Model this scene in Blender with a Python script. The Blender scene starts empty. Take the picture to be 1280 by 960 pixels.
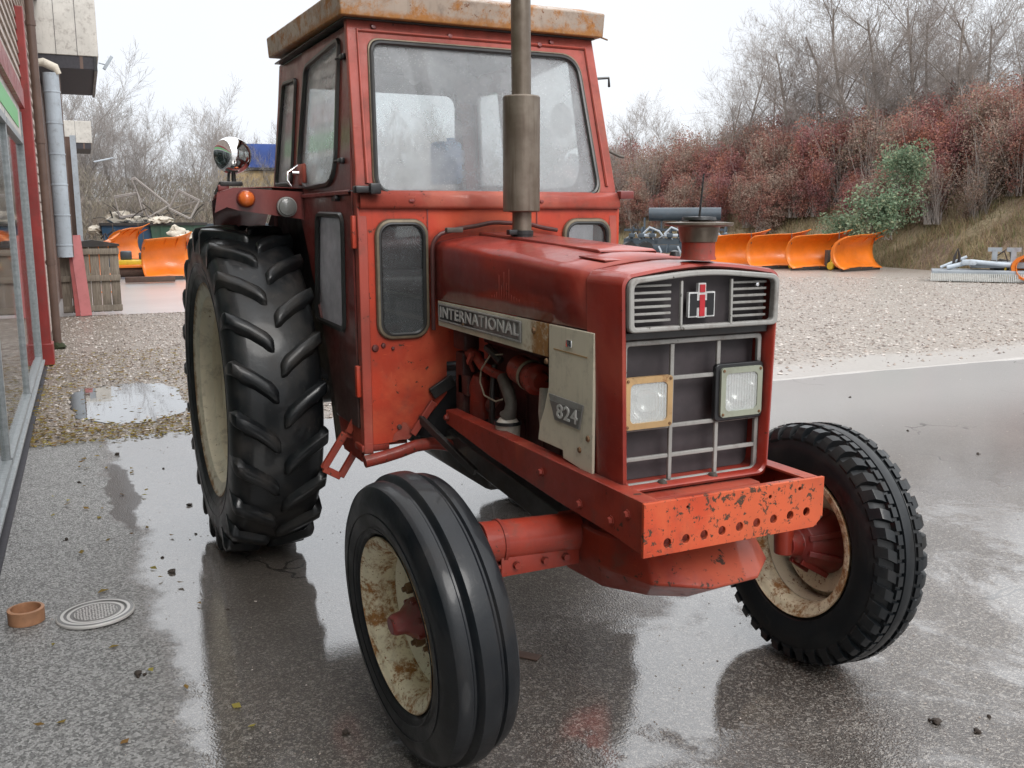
import bpy, bmesh, math, random
from mathutils import Vector, Matrix, noise
R = math.radians
PI = math.pi
sc = bpy.context.scene
col = bpy.data.collections.new("scene"); sc.collection.children.link(col)

# ---------------------------------------------------------------- camera
CAM = Vector((4.885, -1.717, 1.660))
YAW, PIT, ROL, FPX = R(25.85), R(9.905), R(-0.154), 1199.7
FW = Vector((-math.cos(YAW) * math.cos(PIT), math.sin(YAW) * math.cos(PIT), -math.sin(PIT)))
RT = Vector((math.sin(YAW), math.cos(YAW), 0)); UP = RT.cross(FW)
RT2 = RT * math.cos(ROL) + UP * math.sin(ROL); UP2 = UP * math.cos(ROL) - RT * math.sin(ROL)
cd = bpy.data.cameras.new("camera"); cam = bpy.data.objects.new("camera", cd); col.objects.link(cam)
cd.sensor_width = 36; cd.lens = 36 * FPX / 1280; cd.clip_start = .05; cd.clip_end = 3000
M = Matrix((RT2, UP2, -FW)).transposed().to_4x4(); M.translation = CAM
cam.matrix_world = M
sc.camera = cam
GF = Vector((-math.cos(YAW), math.sin(YAW), 0)); GL = Vector((math.sin(YAW), math.cos(YAW), 0))
def gp(depth, lat, z=0):
    """yard coordinates: metres away from the standing point and metres to its right"""
    p = CAM + GF * depth + GL * lat; return Vector((p.x, p.y, z))

# ---------------------------------------------------------------- node helpers
class NT:
    def __init__(s, name):
        m = bpy.data.materials.new(name); m.use_nodes = True; s.m = m
        s.n = m.node_tree.nodes; s.l = m.node_tree.links; s.n.clear()
        s.out = s.n.new('ShaderNodeOutputMaterial')
        s.tc = s.n.new('ShaderNodeTexCoord'); s.obj = s.tc.outputs['Object']
    def node(s, t, ins=None, **kw):
        n = s.n.new(t)
        for k, v in kw.items(): setattr(n, k, v)
        for k, v in (ins or {}).items(): s.set(n.inputs[k], v)
        return n
    def set(s, sock, v):
        if isinstance(v, bpy.types.NodeSocket): s.l.new(v, sock)
        elif isinstance(v, (tuple, list)) and len(v) == 3 and sock.type == 'RGBA': sock.default_value = (*v, 1)
        else: sock.default_value = v
    def noise(s, scale, detail=4, rough=.55, vec=None, dist=0):
        n = s.node('ShaderNodeTexNoise', {'Vector': vec or s.obj, 'Scale': scale, 'Detail': detail, 'Roughness': rough, 'Distortion': dist}); return n.outputs['Fac']
    def voro(s, scale, feature='F1', out='Distance', vec=None, rnd=1.):
        n = s.node('ShaderNodeTexVoronoi', {'Vector': vec or s.obj, 'Scale': scale, 'Randomness': rnd}, feature=feature); return n.outputs[out]
    def ramp(s, f, a, b, lo=0., hi=1.):
        n = s.node('ShaderNodeMapRange', {'Value': f, 'From Min': a, 'From Max': b, 'To Min': lo, 'To Max': hi}); n.interpolation_type = 'SMOOTHSTEP'; return n.outputs[0]
    def mix(s, f, a, b, mode='MIX'):
        n = s.node('ShaderNodeMix', data_type='RGBA', blend_type=mode)
        s.set(n.inputs[0], f); s.set(n.inputs[6], a); s.set(n.inputs[7], b); return n.outputs[2]
    def mixf(s, f, a, b):
        n = s.node('ShaderNodeMix', data_type='FLOAT'); s.set(n.inputs[0], f); s.set(n.inputs[2], a); s.set(n.inputs[3], b); return n.outputs[0]
    def math(s, op, a, b=0., clamp=False):
        n = s.node('ShaderNodeMath', operation=op, use_clamp=clamp); s.set(n.inputs[0], a); s.set(n.inputs[1], b); return n.outputs[0]
    def sep(s, v=None):
        n = s.node('ShaderNodeSeparateXYZ', {0: v or s.obj}); return n.outputs
    def bump(s, h, strength=.3, dist=.01, normal=None):
        i = {'Height': h, 'Strength': strength, 'Distance': dist}
        if normal: i['Normal'] = normal
        return s.node('ShaderNodeBump', i).outputs[0]
    def mapping(s, scale, loc=(0, 0, 0), rot=(0, 0, 0)):
        n = s.node('ShaderNodeMapping', {'Vector': s.obj}); n.inputs['Scale'].default_value = scale; n.inputs['Location'].default_value = loc; n.inputs['Rotation'].default_value = rot; return n.outputs[0]
    def pbsdf(s, color, rough=.5, metal=0., coat=0., crough=.08, normal=None, cnormal=None, ior=1.5, spec=.5, **kw):
        p = s.node('ShaderNodeBsdfPrincipled', {'Base Color': color, 'Roughness': rough, 'Metallic': metal, 'Coat Weight': coat, 'Coat Roughness': crough, 'IOR': ior, 'Specular IOR Level': spec})
        if normal: s.l.new(normal, p.inputs['Normal'])
        if cnormal: s.l.new(cnormal, p.inputs['Coat Normal'])
        for k, v in kw.items(): s.set(p.inputs[k], v)
        s.l.new(p.outputs[0], s.out.inputs[0]); return p

MT = {}
def paint(key, color, dark=.6, chip=.0, chipcol=(.05, .022, .012), rough=.38, coat=.35, scale=1., rust=0., rustcol=(.30, .11, .03), drops=True, dirt=.25, zdark=None, fade=None, edge=None, ao=False):
    t = NT(key)
    a = t.noise(2.2 * scale, 5, .6)
    c = t.mix(t.ramp(a, .3, .7), tuple(x * dark for x in color), color)
    b = t.noise(11 * scale, 6, .7)
    c = t.mix(t.math('MULTIPLY', t.ramp(b, .5, .72), dirt), c, (.10, .065, .05))
    st = t.noise(9, 4, .6, vec=t.mapping((6, 6, .5)))                    # run marks
    c = t.mix(t.math('MULTIPLY', t.ramp(st, .52, .75), dirt * .7), c, tuple(x * .45 for x in color))
    rg = t.mixf(t.ramp(b, .35, .7), rough, min(1, rough + .25))
    if fade:
        f1 = t.ramp(t.noise(1.7, 6, .62, dist=.5), .50, .66)
        c = t.mix(t.math('MULTIPLY', f1, .55), c, fade); rg = t.mixf(f1, rg, min(1, rough + .3))
        s1 = t.ramp(t.noise(5, 3, .5, vec=t.mapping((3, 3, 60), rot=(.25, .1, 0))), .70, .73); s2 = t.ramp(t.noise(6, 3, .5, vec=t.mapping((50, 50, 3), rot=(.5, .3, 0))), .70, .74)
        c = t.mix(t.math('MULTIPLY', t.math('MAXIMUM', s1, s2), .6), c, fade)
    ct = coat
    if zdark:  # colour gets darker towards the bottom
        z = t.sep()[2]
        f = t.math('MULTIPLY', t.ramp(t.math('ADD', z, t.math('MULTIPLY', b, -.25)), zdark[0], zdark[1], 1, 0), .8)
        c = t.mix(f, c, (.045, .035, .03))
    if rust:
        rn = t.noise(7 * scale, 8, .78, dist=.12)
        rf = t.ramp(rn, .66 - .3 * rust, .78 - .25 * rust)
        rc = t.mix(t.noise(60 * scale, 4), rustcol, tuple(x * .35 for x in rustcol))
        c = t.mix(rf, c, rc); rg = t.mixf(rf, rg, .85); ct = t.math('MULTIPLY', t.math('SUBTRACT', 1., rf), coat)
    if chip:
        cn = t.noise(26 * scale, 8, .7, dist=.3)
        big = t.noise(3.1 * scale, 3, .5)
        cf = t.ramp(t.math('ADD', cn, t.math('MULTIPLY', t.math('SUBTRACT', big, .5), .35)), .76 - .22 * chip, .78 - .22 * chip)
        c = t.mix(cf, c, chipcol)
        rg = t.mixf(cf, rg, .8)
    if edge:      # rust creeping from a lip: (axis, from, to)
        if edge[0] == 'r':
            sx = t.sep(); rr = t.math('SQRT', t.math('ADD', t.math('MULTIPLY', sx[0], sx[0]), t.math('MULTIPLY', sx[2], sx[2]))); co = rr
        else: co = t.sep()[edge[0]]
        ef = t.ramp(t.math('ADD', co, t.math('MULTIPLY', t.math('SUBTRACT', t.noise(14, 6, .7, dist=.5), .5), edge[3])), edge[1], edge[2])
        ef = t.math('MULTIPLY', ef, t.ramp(t.noise(30, 5, .7), .3, .5, .35, 1.))
        c = t.mix(ef, c, t.mix(t.noise(50, 4), rustcol, tuple(x * .4 for x in rustcol))); rg = t.mixf(ef, rg, .85)
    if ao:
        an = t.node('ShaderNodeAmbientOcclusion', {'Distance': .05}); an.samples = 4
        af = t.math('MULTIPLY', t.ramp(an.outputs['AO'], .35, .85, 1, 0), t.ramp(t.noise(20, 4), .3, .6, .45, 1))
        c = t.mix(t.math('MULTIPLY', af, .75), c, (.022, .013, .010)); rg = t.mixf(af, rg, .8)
    h = t.math('ADD', t.math('MULTIPLY', t.noise(3.5, 2), 2.2), t.math('MULTIPLY', t.noise(120, 3), .12))
    nrm = t.bump(h, .25, .006)
    if drops:
        dn = t.ramp(t.voro(95 * 1., rnd=1.), .12, .26, 1, 0)
        nrm2 = t.bump(t.math('MULTIPLY', dn, t.ramp(t.noise(14, 2), .45, .6)), .35, .002, nrm)
    else: nrm2 = nrm
    t.pbsdf(c, rg, 0, ct, .09, nrm, nrm2)
    MT[key] = t.m; return t.m
RED = (.50, .058, .022); DRED = (.20, .028, .022)
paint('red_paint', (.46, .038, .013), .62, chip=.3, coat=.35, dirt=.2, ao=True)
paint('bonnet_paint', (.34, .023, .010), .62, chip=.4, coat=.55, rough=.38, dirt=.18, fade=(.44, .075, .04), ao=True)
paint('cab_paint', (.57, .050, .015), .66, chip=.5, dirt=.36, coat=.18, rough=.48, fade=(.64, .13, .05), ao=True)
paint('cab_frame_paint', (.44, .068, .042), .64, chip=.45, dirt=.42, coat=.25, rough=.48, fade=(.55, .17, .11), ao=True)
paint('shaded_red_paint', (.24, .028, .022), .55, chip=.35, dirt=.4, coat=.5, zdark=(.75, 1.25), fade=(.30, .075, .06), ao=True)  # cab red with side shade and dark reflections put into the colour
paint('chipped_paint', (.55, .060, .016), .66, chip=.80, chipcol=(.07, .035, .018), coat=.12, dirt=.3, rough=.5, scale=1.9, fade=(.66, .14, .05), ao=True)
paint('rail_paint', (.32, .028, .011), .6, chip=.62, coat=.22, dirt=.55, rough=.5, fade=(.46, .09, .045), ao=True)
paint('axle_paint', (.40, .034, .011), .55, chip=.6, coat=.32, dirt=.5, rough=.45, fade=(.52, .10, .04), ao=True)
paint('engine_red', (.10, .022, .018), .35, chip=.3, coat=.15, dirt=.8, rough=.6, drops=False)
paint('strip_paint', (.74, .67, .52), .85, chip=.35, chipcol=(.25, .12, .04), rust=.1, coat=.15, dirt=.25, edge=(0, 2.02, 2.12, .35), rustcol=(.45, .21, .06), ao=True)
paint('hub_red', (.22, .018, .012), .4, chip=.3, coat=.4, dirt=.5)
paint('cream_paint', (.76, .68, .53), .85, chip=.22, chipcol=(.16, .08, .03), rust=.12, coat=.2, dirt=.35)
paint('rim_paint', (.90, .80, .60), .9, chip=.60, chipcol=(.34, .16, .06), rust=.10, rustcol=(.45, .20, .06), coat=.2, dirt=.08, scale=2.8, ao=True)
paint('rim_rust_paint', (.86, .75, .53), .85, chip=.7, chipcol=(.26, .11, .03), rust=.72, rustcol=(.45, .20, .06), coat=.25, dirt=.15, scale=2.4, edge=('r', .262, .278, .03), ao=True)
paint('rear_rim_paint', (.80, .70, .52), .8, chip=.45, chipcol=(.25, .15, .08), rust=.3, coat=.25, dirt=.4, edge=('r', .500, .535, .08), rustcol=(.34, .18, .07))
paint('roof_paint', (.42, .33, .26), .7, chip=.6, chipcol=(.18, .07, .03), rust=.62, rustcol=(.50, .21, .055), coat=.1, dirt=.5, edge=(2, 2.478, 2.445, .07), scale=1.2)
paint('dark_metal', (.03, .027, .026), .6, coat=.3, dirt=.5, rough=.5, drops=False)
paint('black_metal', (.014, .014, .016), .6, coat=.3, dirt=.15, rough=.5, drops=False)
paint('orange_paint', (.85, .21, .012), .75, chip=.12, coat=.3, dirt=.1, scale=.5)
paint('grey_implement', (.30, .33, .36), .7, rust=.05, coat=.2, dirt=.4, scale=.5)
paint('blueblack_paint', (.045, .065, .085), .6, coat=.2, dirt=.2, scale=.5)
paint('yellow_paint', (.75, .50, .03), .8, coat=.2, dirt=.2)
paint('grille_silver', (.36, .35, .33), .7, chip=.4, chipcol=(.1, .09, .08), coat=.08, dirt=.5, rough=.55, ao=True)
paint('tan_rust_frame', (.52, .33, .15), .7, chip=.25, chipcol=(.12, .06, .02), rust=.3, coat=.1, dirt=.4, drops=False)
paint('green_grey_rim', (.34, .36, .28), .7, chip=.1, coat=.3, dirt=.3, drops=False)
paint('post_red', (.30, .035, .03), .7, chip=.15, coat=.15, dirt=.3)
paint('pink_board', (.46, .13, .13), .85, chip=.05, coat=.1, dirt=.2)
paint('galvanised', (.42, .47, .52), .8, rust=.02, coat=.1, dirt=.35, rough=.4)
paint('panel_white', (.60, .57, .52), .8, chip=.05, coat=.05, dirt=.45)
paint('brown_pipe', (.14, .085, .065), .7, coat=.1, dirt=.3)
paint('blue_bin', (.03, .09, .17), .7, coat=.1, dirt=.3, scale=.5)
paint('green_bin', (.06, .13, .09), .7, coat=.1, dirt=.3, scale=.5)
paint('sack_white', (.66, .60, .50), .75, coat=0, dirt=.3, drops=False)

def simple(key, color, rough=.5, metal=0., coat=0., var=.3, sc_=30, bump=.1):
    t = NT(key); n = t.noise(sc_, 5, .6)
    c = t.mix(t.ramp(n, .3, .7), tuple(x * (1 - var) for x in color), color)
    t.pbsdf(c, rough, metal, coat, .1, t.bump(n, bump, .004)); MT[key] = t.m; return t.m
simple('grille_black', (.062, .050, .054), .6, var=.3, sc_=14)
simple('black_plastic', (.016, .016, .018), .4, coat=.2)
simple('seal_rubber', (.02, .019, .018), .45, coat=.3)
simple('seal_brass', (.20, .16, .11), .45, .4)
simple('chrome', (.85, .85, .86), .06, 1., var=.05, bump=.02, sc_=3)
simple('badge_white', (.75, .75, .74), .35)
simple('badge_black', (.012, .012, .014), .35)
simple('badge_red', (.55, .02, .03), .35)
simple('letter_silver', (.66, .65, .62), .4, .1)
simple('plate_dark', (.055, .052, .050), .45, .2)
simple('plate_grey', (.22, .21, .20), .45, .2, sc_=8)
simple('nut_steel', (.26, .15, .08), .6, .6)
simple('lining_grey', (.45, .46, .48), .8)
simple('blue_plastic', (.60, .80, .98), .5)
def m_trans(key, c):
    t = NT(key); d = t.node('ShaderNodeBsdfDiffuse', {'Color': c}); l = t.node('ShaderNodeBsdfTranslucent', {'Color': c}); g = t.node('ShaderNodeBsdfGlossy', {'Roughness': .3})
    m = t.node('ShaderNodeMixShader', {0: .75, 1: d.outputs[0], 2: l.outputs[0]}); m2 = t.node('ShaderNodeMixShader', {0: .06, 1: m.outputs[0], 2: g.outputs[0]}); t.l.new(m2.outputs[0], t.out.inputs[0]); MT[key] = t.m
m_trans('blue_plastic', (.50, .75, .98))
simple('seat_vinyl', (.03, .03, .032), .5)
simple('hose_rubber', (.03, .022, .02), .5)
simple('wire_beige', (.30, .24, .17), .6)
simple('bowl_white', (.55, .49, .42), .4, coat=.3)
simple('soffit_dark', (.045, .042, .05), .7)
simple('timber_dark', (.10, .06, .045), .8, sc_=12)
simple('scrap_steel', (.12, .105, .09), .6, .3)
simple('frame_steel', (.30, .27, .25), .5, .2)
simple('terracotta', (.38, .19, .10), .6, sc_=18)
simple('clod_earth', (.045, .032, .024), .8, sc_=60, bump=.6)
simple('paper', (.75, .75, .74), .8, var=.05)
simple('sign_green', (.10, .45, .12), .4, var=.1)
simple('sign_blue', (.04, .09, .32), .5, var=.3, sc_=2)
simple('alu_frame', (.33, .35, .36), .4, .3)
simple('vehicle_tan', (.52, .38, .20), .6)
simple('interior_dark', (.05, .065, .06), .8, sc_=2, var=.6)
simple('bristle', (.55, .56, .54), .8)
simple('moss', (.035, .042, .018), .95, sc_=40, bump=.6)

def m_exhaust():
    t = NT('exhaust_steel')
    n = t.noise(5, 6, .65); s = t.noise(6, 4, .6, vec=t.mapping((9, 9, .6)))
    c = t.mix(t.ramp(n, .3, .7), (.13, .10, .075), (.24, .205, .165))
    c = t.mix(t.math('MULTIPLY', t.ramp(s, .45, .7), .6), c, (.10, .07, .05))
    t.pbsdf(c, t.mixf(n, .32, .6), .55, .15, .15, t.bump(t.noise(50, 4), .12, .003)); MT['exhaust'] = t.m
m_exhaust()
def m_rubber(key, base, dusty, gloss):
    t = NT(key)
    n = t.noise(6, 6, .6); f = t.noise(70, 3, .6)
    c = t.mix(t.math('MULTIPLY', t.ramp(n, .45, .72), dusty), base, (.060, .050, .042))
    sc1 = t.ramp(t.noise(22, 6, .7, dist=1.), .60, .66)
    c = t.mix(t.math('MULTIPLY', sc1, dusty), c, (.05, .045, .04))
    t.pbsdf(c, t.mixf(t.ramp(n, .35, .7), gloss, gloss + .3), 0, .22, .10, t.bump(t.math('ADD', t.math('MULTIPLY', f, .4), n), .35, .004), None, 1.5, .30); MT[key] = t.m
m_rubber('rubber_front', (.006, .0075, .010), .2, .36)
m_rubber('rubber_rear', (.007, .008, .009), .40, .30)
m_rubber('rubber_block', (.007, .009, .011), .2, .36)

def m_glass(key, fog, refl=1., tint=(.85, .88, .9), fogcol=(.75, .78, .8), dropd=1., base_t=(.93, .95, .95)):
    t = NT(key)
    tr = t.node('ShaderNodeBsdfTransparent', {'Color': base_t})
    v = t.ramp(t.voro(120), .10, .28, 1, 0); sp = t.math('MULTIPLY', v, t.ramp(t.noise(9, 4, .7), .42, .62))
    nb = t.bump(t.math('ADD', sp, t.math('MULTIPLY', t.noise(2, 2), .3)), .25, .002)
    gl = t.node('ShaderNodeBsdfGlossy', {'Color': (1, 1, 1), 'Roughness': .04, 'Normal': nb})
    lw = t.node('ShaderNodeFresnel', {'IOR': 1.5, 'Normal': nb})
    df = t.node('ShaderNodeBsdfDiffuse', {'Color': fogcol})
    tl = t.node('ShaderNodeBsdfTranslucent', {'Color': fogcol})
    dm = t.node('ShaderNodeMixShader', {0: .55, 1: df.outputs[0], 2: tl.outputs[0]})
    ff = t.math('ADD', t.ramp(t.noise(3, 5, .65), .3, .75, fog * .6, fog * 1.25), t.math('MULTIPLY', sp, .28 * dropd), True)
    m1 = t.node('ShaderNodeMixShader', {0: ff, 1: tr.outputs[0], 2: dm.outputs[0]})
    m2 = t.node('ShaderNodeMixShader', {0: t.math('MULTIPLY', lw.outputs[0], refl), 1: m1.outputs[0], 2: gl.outputs[0]})
    t.l.new(m2.outputs[0], t.out.inputs[0]); MT[key] = t.m
m_glass('cab_glass', .29, refl=.5, fogcol=(.95, .97, 1.))
m_glass('side_glass', .34, refl=.35, fogcol=(1., 1., 1.))
m_glass('lower_glass', .07, dropd=1.2)
m_glass('shop_glass', .10, fogcol=(.35, .45, .42), dropd=.3, base_t=(.75, .85, .82))
def m_lens():
    t = NT('lamp_lens')
    x = t.sep()[1]
    w = t.math('SINE', t.math('MULTIPLY', x, 620.))
    nb = t.bump(w, .5, .002)
    tr = t.node('ShaderNodeBsdfTransparent', {'Color': (.95, .96, .95)})
    gl = t.node('ShaderNodeBsdfGlossy', {'Roughness': .12, 'Normal': nb, 'Color': (.95, .97, .97)})
    df = t.node('ShaderNodeBsdfDiffuse', {'Color': (.8, .82, .8), 'Normal': nb})
    a = t.node('ShaderNodeMixShader', {0: .38, 1: tr.outputs[0], 2: df.outputs[0]})
    b = t.node('ShaderNodeMixShader', {0: .26, 1: a.outputs[0], 2: gl.outputs[0]})
    t.l.new(b.outputs[0], t.out.inputs[0]); MT['lens'] = t.m
m_lens()
def m_lampcol(key, c):
    t = NT(key); t.pbsdf(c, .25, 0, .5, .05, t.bump(t.voro(160), .4, .002), None, 1.5, .5); MT[key] = t.m
m_lampcol('amber_lens', (.75, .16, .03)); m_lampcol('clear_lens', (.55, .55, .54)); m_lampcol('marker_lens', (.20, .20, .19))

def m_wood(key, a, b, axis_scale):
    t = NT(key); v = t.mapping(axis_scale); n = t.noise(6, 7, .65, vec=v); k = t.noise(2.5, 4)
    c = t.mix(t.ramp(n, .3, .7), a, b); c = t.mix(t.math('MULTIPLY', t.ramp(k, .5, .7), .5), c, tuple(x * .5 for x in a))
    t.pbsdf(c, .75, 0, 0, .1, t.bump(n, .4, .004)); MT[key] = t.m
m_wood('pallet_wood', (.13, .105, .08), (.25, .21, .165), (9, 9, .8))
m_wood('clapboard', (.34, .27, .23), (.52, .45, .40), (.6, 9, 9))
def m_bark(key, a, b):
    t = NT(key); n = t.noise(4, 5, .6); t.pbsdf(t.mix(n, a, b), .85, spec=.2); MT[key] = t.m
m_bark('bark', (.17, .14, .12), (.30, .265, .235))
m_bark('hazy_bark', (.20, .18, .165), (.30, .28, .265))  # bark paled, distance haze put into the colour
m_bark('twig', (.26, .225, .205), (.38, .34, .31))
m_bark('hazy_twig', (.29, .262, .245), (.38, .355, .34))  # twigs paled the same way, haze in the colour
def m_leaf(key, cols, alt=None, spec_=None):
    t = NT(key); g = t.node('ShaderNodeNewGeometry')
    r = t.node('ShaderNodeValToRGB', {'Fac': g.outputs['Random Per Island']}); e = r.color_ramp.elements
    e[0].position = 0; e[0].color = (*cols[0], 1); e[1].position = 1; e[1].color = (*cols[-1], 1)
    for i, c in enumerate(cols[1:-1]): k = e.new((i + 1) / (len(cols) - 1)); k.color = (*c, 1)
    n = t.noise(.9, 3)
    c = t.mix(t.ramp(n, .35, .65), t.mix(.3, r.outputs[0], (.03, .02, .02)), r.outputs[0])
    if alt: c = t.mix(t.ramp(t.noise(.75, 4, .6), .44, .58), c, t.mix(g.outputs['Random Per Island'], alt[0], alt[1]))
    d = t.node('ShaderNodeBsdfDiffuse', {'Color': c}); l = t.node('ShaderNodeBsdfTranslucent', {'Color': c})
    m = t.node('ShaderNodeMixShader', {0: .3, 1: d.outputs[0], 2: l.outputs[0]})
    t.l.new(m.outputs[0], t.out.inputs[0]); MT[key] = t.m
m_leaf('copper_leaf', [(.27, .125, .11), (.38, .16, .135), (.44, .20, .155), (.34, .20, .175), (.46, .26, .18), (.38, .27, .23)], ((.20, .15, .12), (.42, .33, .27)))
m_leaf('maroon_leaf', [(.24, .11, .11), (.35, .145, .145), (.40, .19, .18), (.33, .21, .20)], ((.25, .10, .08), (.45, .22, .15)))
m_leaf('brown_leaf', [(.20, .15, .12), (.36, .27, .22), (.44, .34, .28), (.30, .17, .14), (.26, .25, .15)])
m_leaf('green_leaf', [(.11, .19, .11), (.22, .31, .20), (.32, .40, .28), (.17, .26, .16), (.42, .44, .28)])
m_leaf('dead_grass', [(.38, .29, .18), (.50, .41, .26), (.30, .20, .13), (.22, .26, .12), (.44, .33, .20)])
m_leaf('scrub', [(.26, .225, .20), (.34, .295, .265), (.30, .28, .21), (.22, .19, .17)])
m_leaf('fallen_leaf', [(.30, .22, .05), (.22, .12, .05), (.35, .30, .08), (.14, .08, .05)])

# ---- ground materials
def m_pavement():
    t = NT('wet_pavement'); X, Y, Z = t.sep()[:3]
    g1 = t.voro(110, out='Color'); g1b = t.node('ShaderNodeSeparateColor', {0: g1}).outputs[0]
    g2 = t.voro(330, out='Color'); g2b = t.node('ShaderNodeSeparateColor', {0: g2}).outputs[1]
    n2 = t.noise(240, 4, .7); lg = t.noise(.8, 6, .6)
    base = t.mix(t.ramp(lg, .32, .68), (.036, .024, .016), (.080, .061, .047))
    calm = t.ramp(X, 2.6, .6, 1., .38)
    base = t.mix(t.math('MULTIPLY', t.ramp(g1b, .15, .6, 1, 0), calm), base, (.030, .022, .017))
    base = t.mix(t.math('MULTIPLY', t.ramp(g1b, .70, 1.), t.math('MULTIPLY', calm, .6)), base, (.34, .31, .275))
    base = t.mix(t.math('MULTIPLY', t.ramp(g2b, .82, .97), t.math('MULTIPLY', calm, .6)), base, (.50, .46, .41))
    blot = t.noise(4.5, 6, .65)
    base = t.mix(t.ramp(blot, .55, .72, 0, .5), base, (.05, .038, .030))
    e = t.math('ADD', Y, t.math('MULTIPLY', t.noise(1.5, 7, .68), .62))
    dry = t.ramp(e, -1.17, -1.03, 1, 0)
    base = t.mix(t.math('MULTIPLY', dry, .8), base, t.mix(t.ramp(g1b, 0, 1), (.10, .098, .095), (.36, .355, .345)))
    w = t.noise(.75, 8, .66, dist=.5)
    wet = t.ramp(w, .43, .53)
    bandw = t.math('MULTIPLY', t.ramp(t.math('ADD', Y, t.math('MULTIPLY', t.noise(2.2, 5, .6), .5)), -.30, -.05, 1, 0), t.ramp(X, 1.7, 2.9, 1, 0))
    wet = t.math('MAXIMUM', wet, bandw)
    far = t.ramp(t.math('ADD', X, t.math('MULTIPLY', t.noise(.9, 4), 1.5)), 1.2, 2.7, 1, 0)
    wet = t.math('MULTIPLY', t.math('MAXIMUM', wet, far), t.math('SUBTRACT', 1., dry), True)
    silt = t.math('MULTIPLY', t.ramp(t.noise(.5, 6, .6), .3, .7, .15, .8), t.math('SUBTRACT', 1., dry))
    base = t.mix(t.math('MULTIPLY', silt, .22), base, (.24, .23, .22))
    h = t.math('ADD', t.math('MULTIPLY', t.voro(130), 1.), t.math('MULTIPLY', n2, .6))
    nb = t.bump(h, .8, .005)
    ripple = t.noise(6, 4, .6, vec=t.mapping((1, .4, 1)))
    ch = t.math('ADD', t.math('MULTIPLY', ripple, .22), t.math('MULTIPLY', h, t.mixf(wet, .9, .05)))
    cn = t.bump(ch, t.mixf(wet, .55, .38), .005)
    fb = t.math('MULTIPLY', t.ramp(X, 1.2, -1.6), t.ramp(Y, 1.6, 3.2))
    base = t.mix(t.math('MULTIPLY', fb, .75), base, (.36, .35, .34))
    crk = t.math('MULTIPLY', t.ramp(t.voro(.42, feature='DISTANCE_TO_EDGE', vec=t.node('ShaderNodeVectorMath', {0: t.obj, 1: t.node('ShaderNodeTexNoise', {'Vector': t.obj, 'Scale': 3.}).outputs['Color']}, operation='ADD').outputs[0]), .002, .006, 1, 0), t.ramp(t.noise(.8, 2), .5, .6))
    base = t.mix(t.math('MULTIPLY', crk, .8), base, (.02, .017, .015))
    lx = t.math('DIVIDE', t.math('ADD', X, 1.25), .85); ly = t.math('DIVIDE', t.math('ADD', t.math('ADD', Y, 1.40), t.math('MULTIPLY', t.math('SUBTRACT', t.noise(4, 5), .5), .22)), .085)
    dark_refl = t.ramp(t.math('ADD', t.math('MULTIPLY', lx, lx), t.math('MULTIPLY', ly, ly)), .7, 1.1, 1, 0)  # long dark reflection on the wet ground, painted into the base colour
    base = t.mix(t.math('MULTIPLY', dark_refl, .85), base, (.045, .032, .025))
    t.pbsdf(base, .5, 0, t.math('MULTIPLY', t.mixf(t.math('MAXIMUM', dry, dark_refl), 1., .22), t.mixf(fb, t.mixf(wet, .7, 1.), .45)), t.mixf(wet, .22, .04), nb, cn, **{'Coat IOR': t.mixf(wet, 1.7, 2.1)})
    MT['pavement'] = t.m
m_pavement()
def m_gravel():
    t = NT('gravel_bed'); X, Y, Z = t.sep()[:3]
    c1 = t.voro(42, out='Color'); r = t.node('ShaderNodeSeparateColor', {0: c1}).outputs
    a = t.mix(t.ramp(r[0], 0, 1), (.19, .155, .125), (.42, .375, .33))
    a = t.mix(t.math('MULTIPLY', t.ramp(r[1], .7, .95), .5), a, (.40, .34, .30))
    big = t.noise(.5, 5, .6)
    a = t.mix(t.ramp(big, .35, .7, 0, .5), a, (.34, .305, .275))
    a = t.mix(t.math('MULTIPLY', t.ramp(Y, 2.2, .2), .55), a, (.17, .125, .085))
    band = t.ramp(t.math('ADD', X, t.math('MULTIPLY', t.noise(1.2, 3), 1.1)), -3.3, -2.6)
    band = t.math('MULTIPLY', band, t.ramp(Y, 2, 4))
    a = t.mix(t.math('MULTIPLY', band, .8), a, (.35, .33, .31))
    h = t.math('MULTIPLY', t.voro(42), t.mixf(band, 1., .1))
    t.pbsdf(a, .5, 0, .3, .25, t.bump(h, .9, .02)); MT['gravel_bed'] = t.m
m_gravel()
def m_stone():
    t = NT('gravel_stone'); g = t.node('ShaderNodeNewGeometry')
    r = t.node('ShaderNodeValToRGB', {'Fac': g.outputs['Random Per Island']}); e = r.color_ramp.elements
    e[0].color = (.13, .10, .085, 1); e[1].color = (.54, .49, .45, 1)
    k = e.new(.4); k.color = (.30, .24, .20, 1); k = e.new(.7); k.color = (.40, .35, .31, 1)
    t.pbsdf(r.outputs[0], .45, 0, .3, .2); MT['stone'] = t.m
m_stone()
def m_puddle():
    t = NT('puddle_water'); t.pbsdf((.05, .045, .04), .03, 0, 1., .02, None, t.bump(t.noise(6, 2), .04, .01), 1.33, .5, **{'Coat IOR': 1.7}); MT['puddle'] = t.m
m_puddle()
def m_farpave():
    t = NT('far_wet_concrete'); n = t.noise(.8, 5, .6, vec=t.mapping((1, .3, 1)))
    t.pbsdf(t.mix(n, (.34, .335, .33), (.55, .545, .54)), .4, 0, .8, .22, t.bump(t.noise(30, 3), .3, .005), t.bump(t.noise(6, 3), .4, .01), **{'Coat IOR': 1.5}); MT['farpave'] = t.m
m_farpave()
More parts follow.
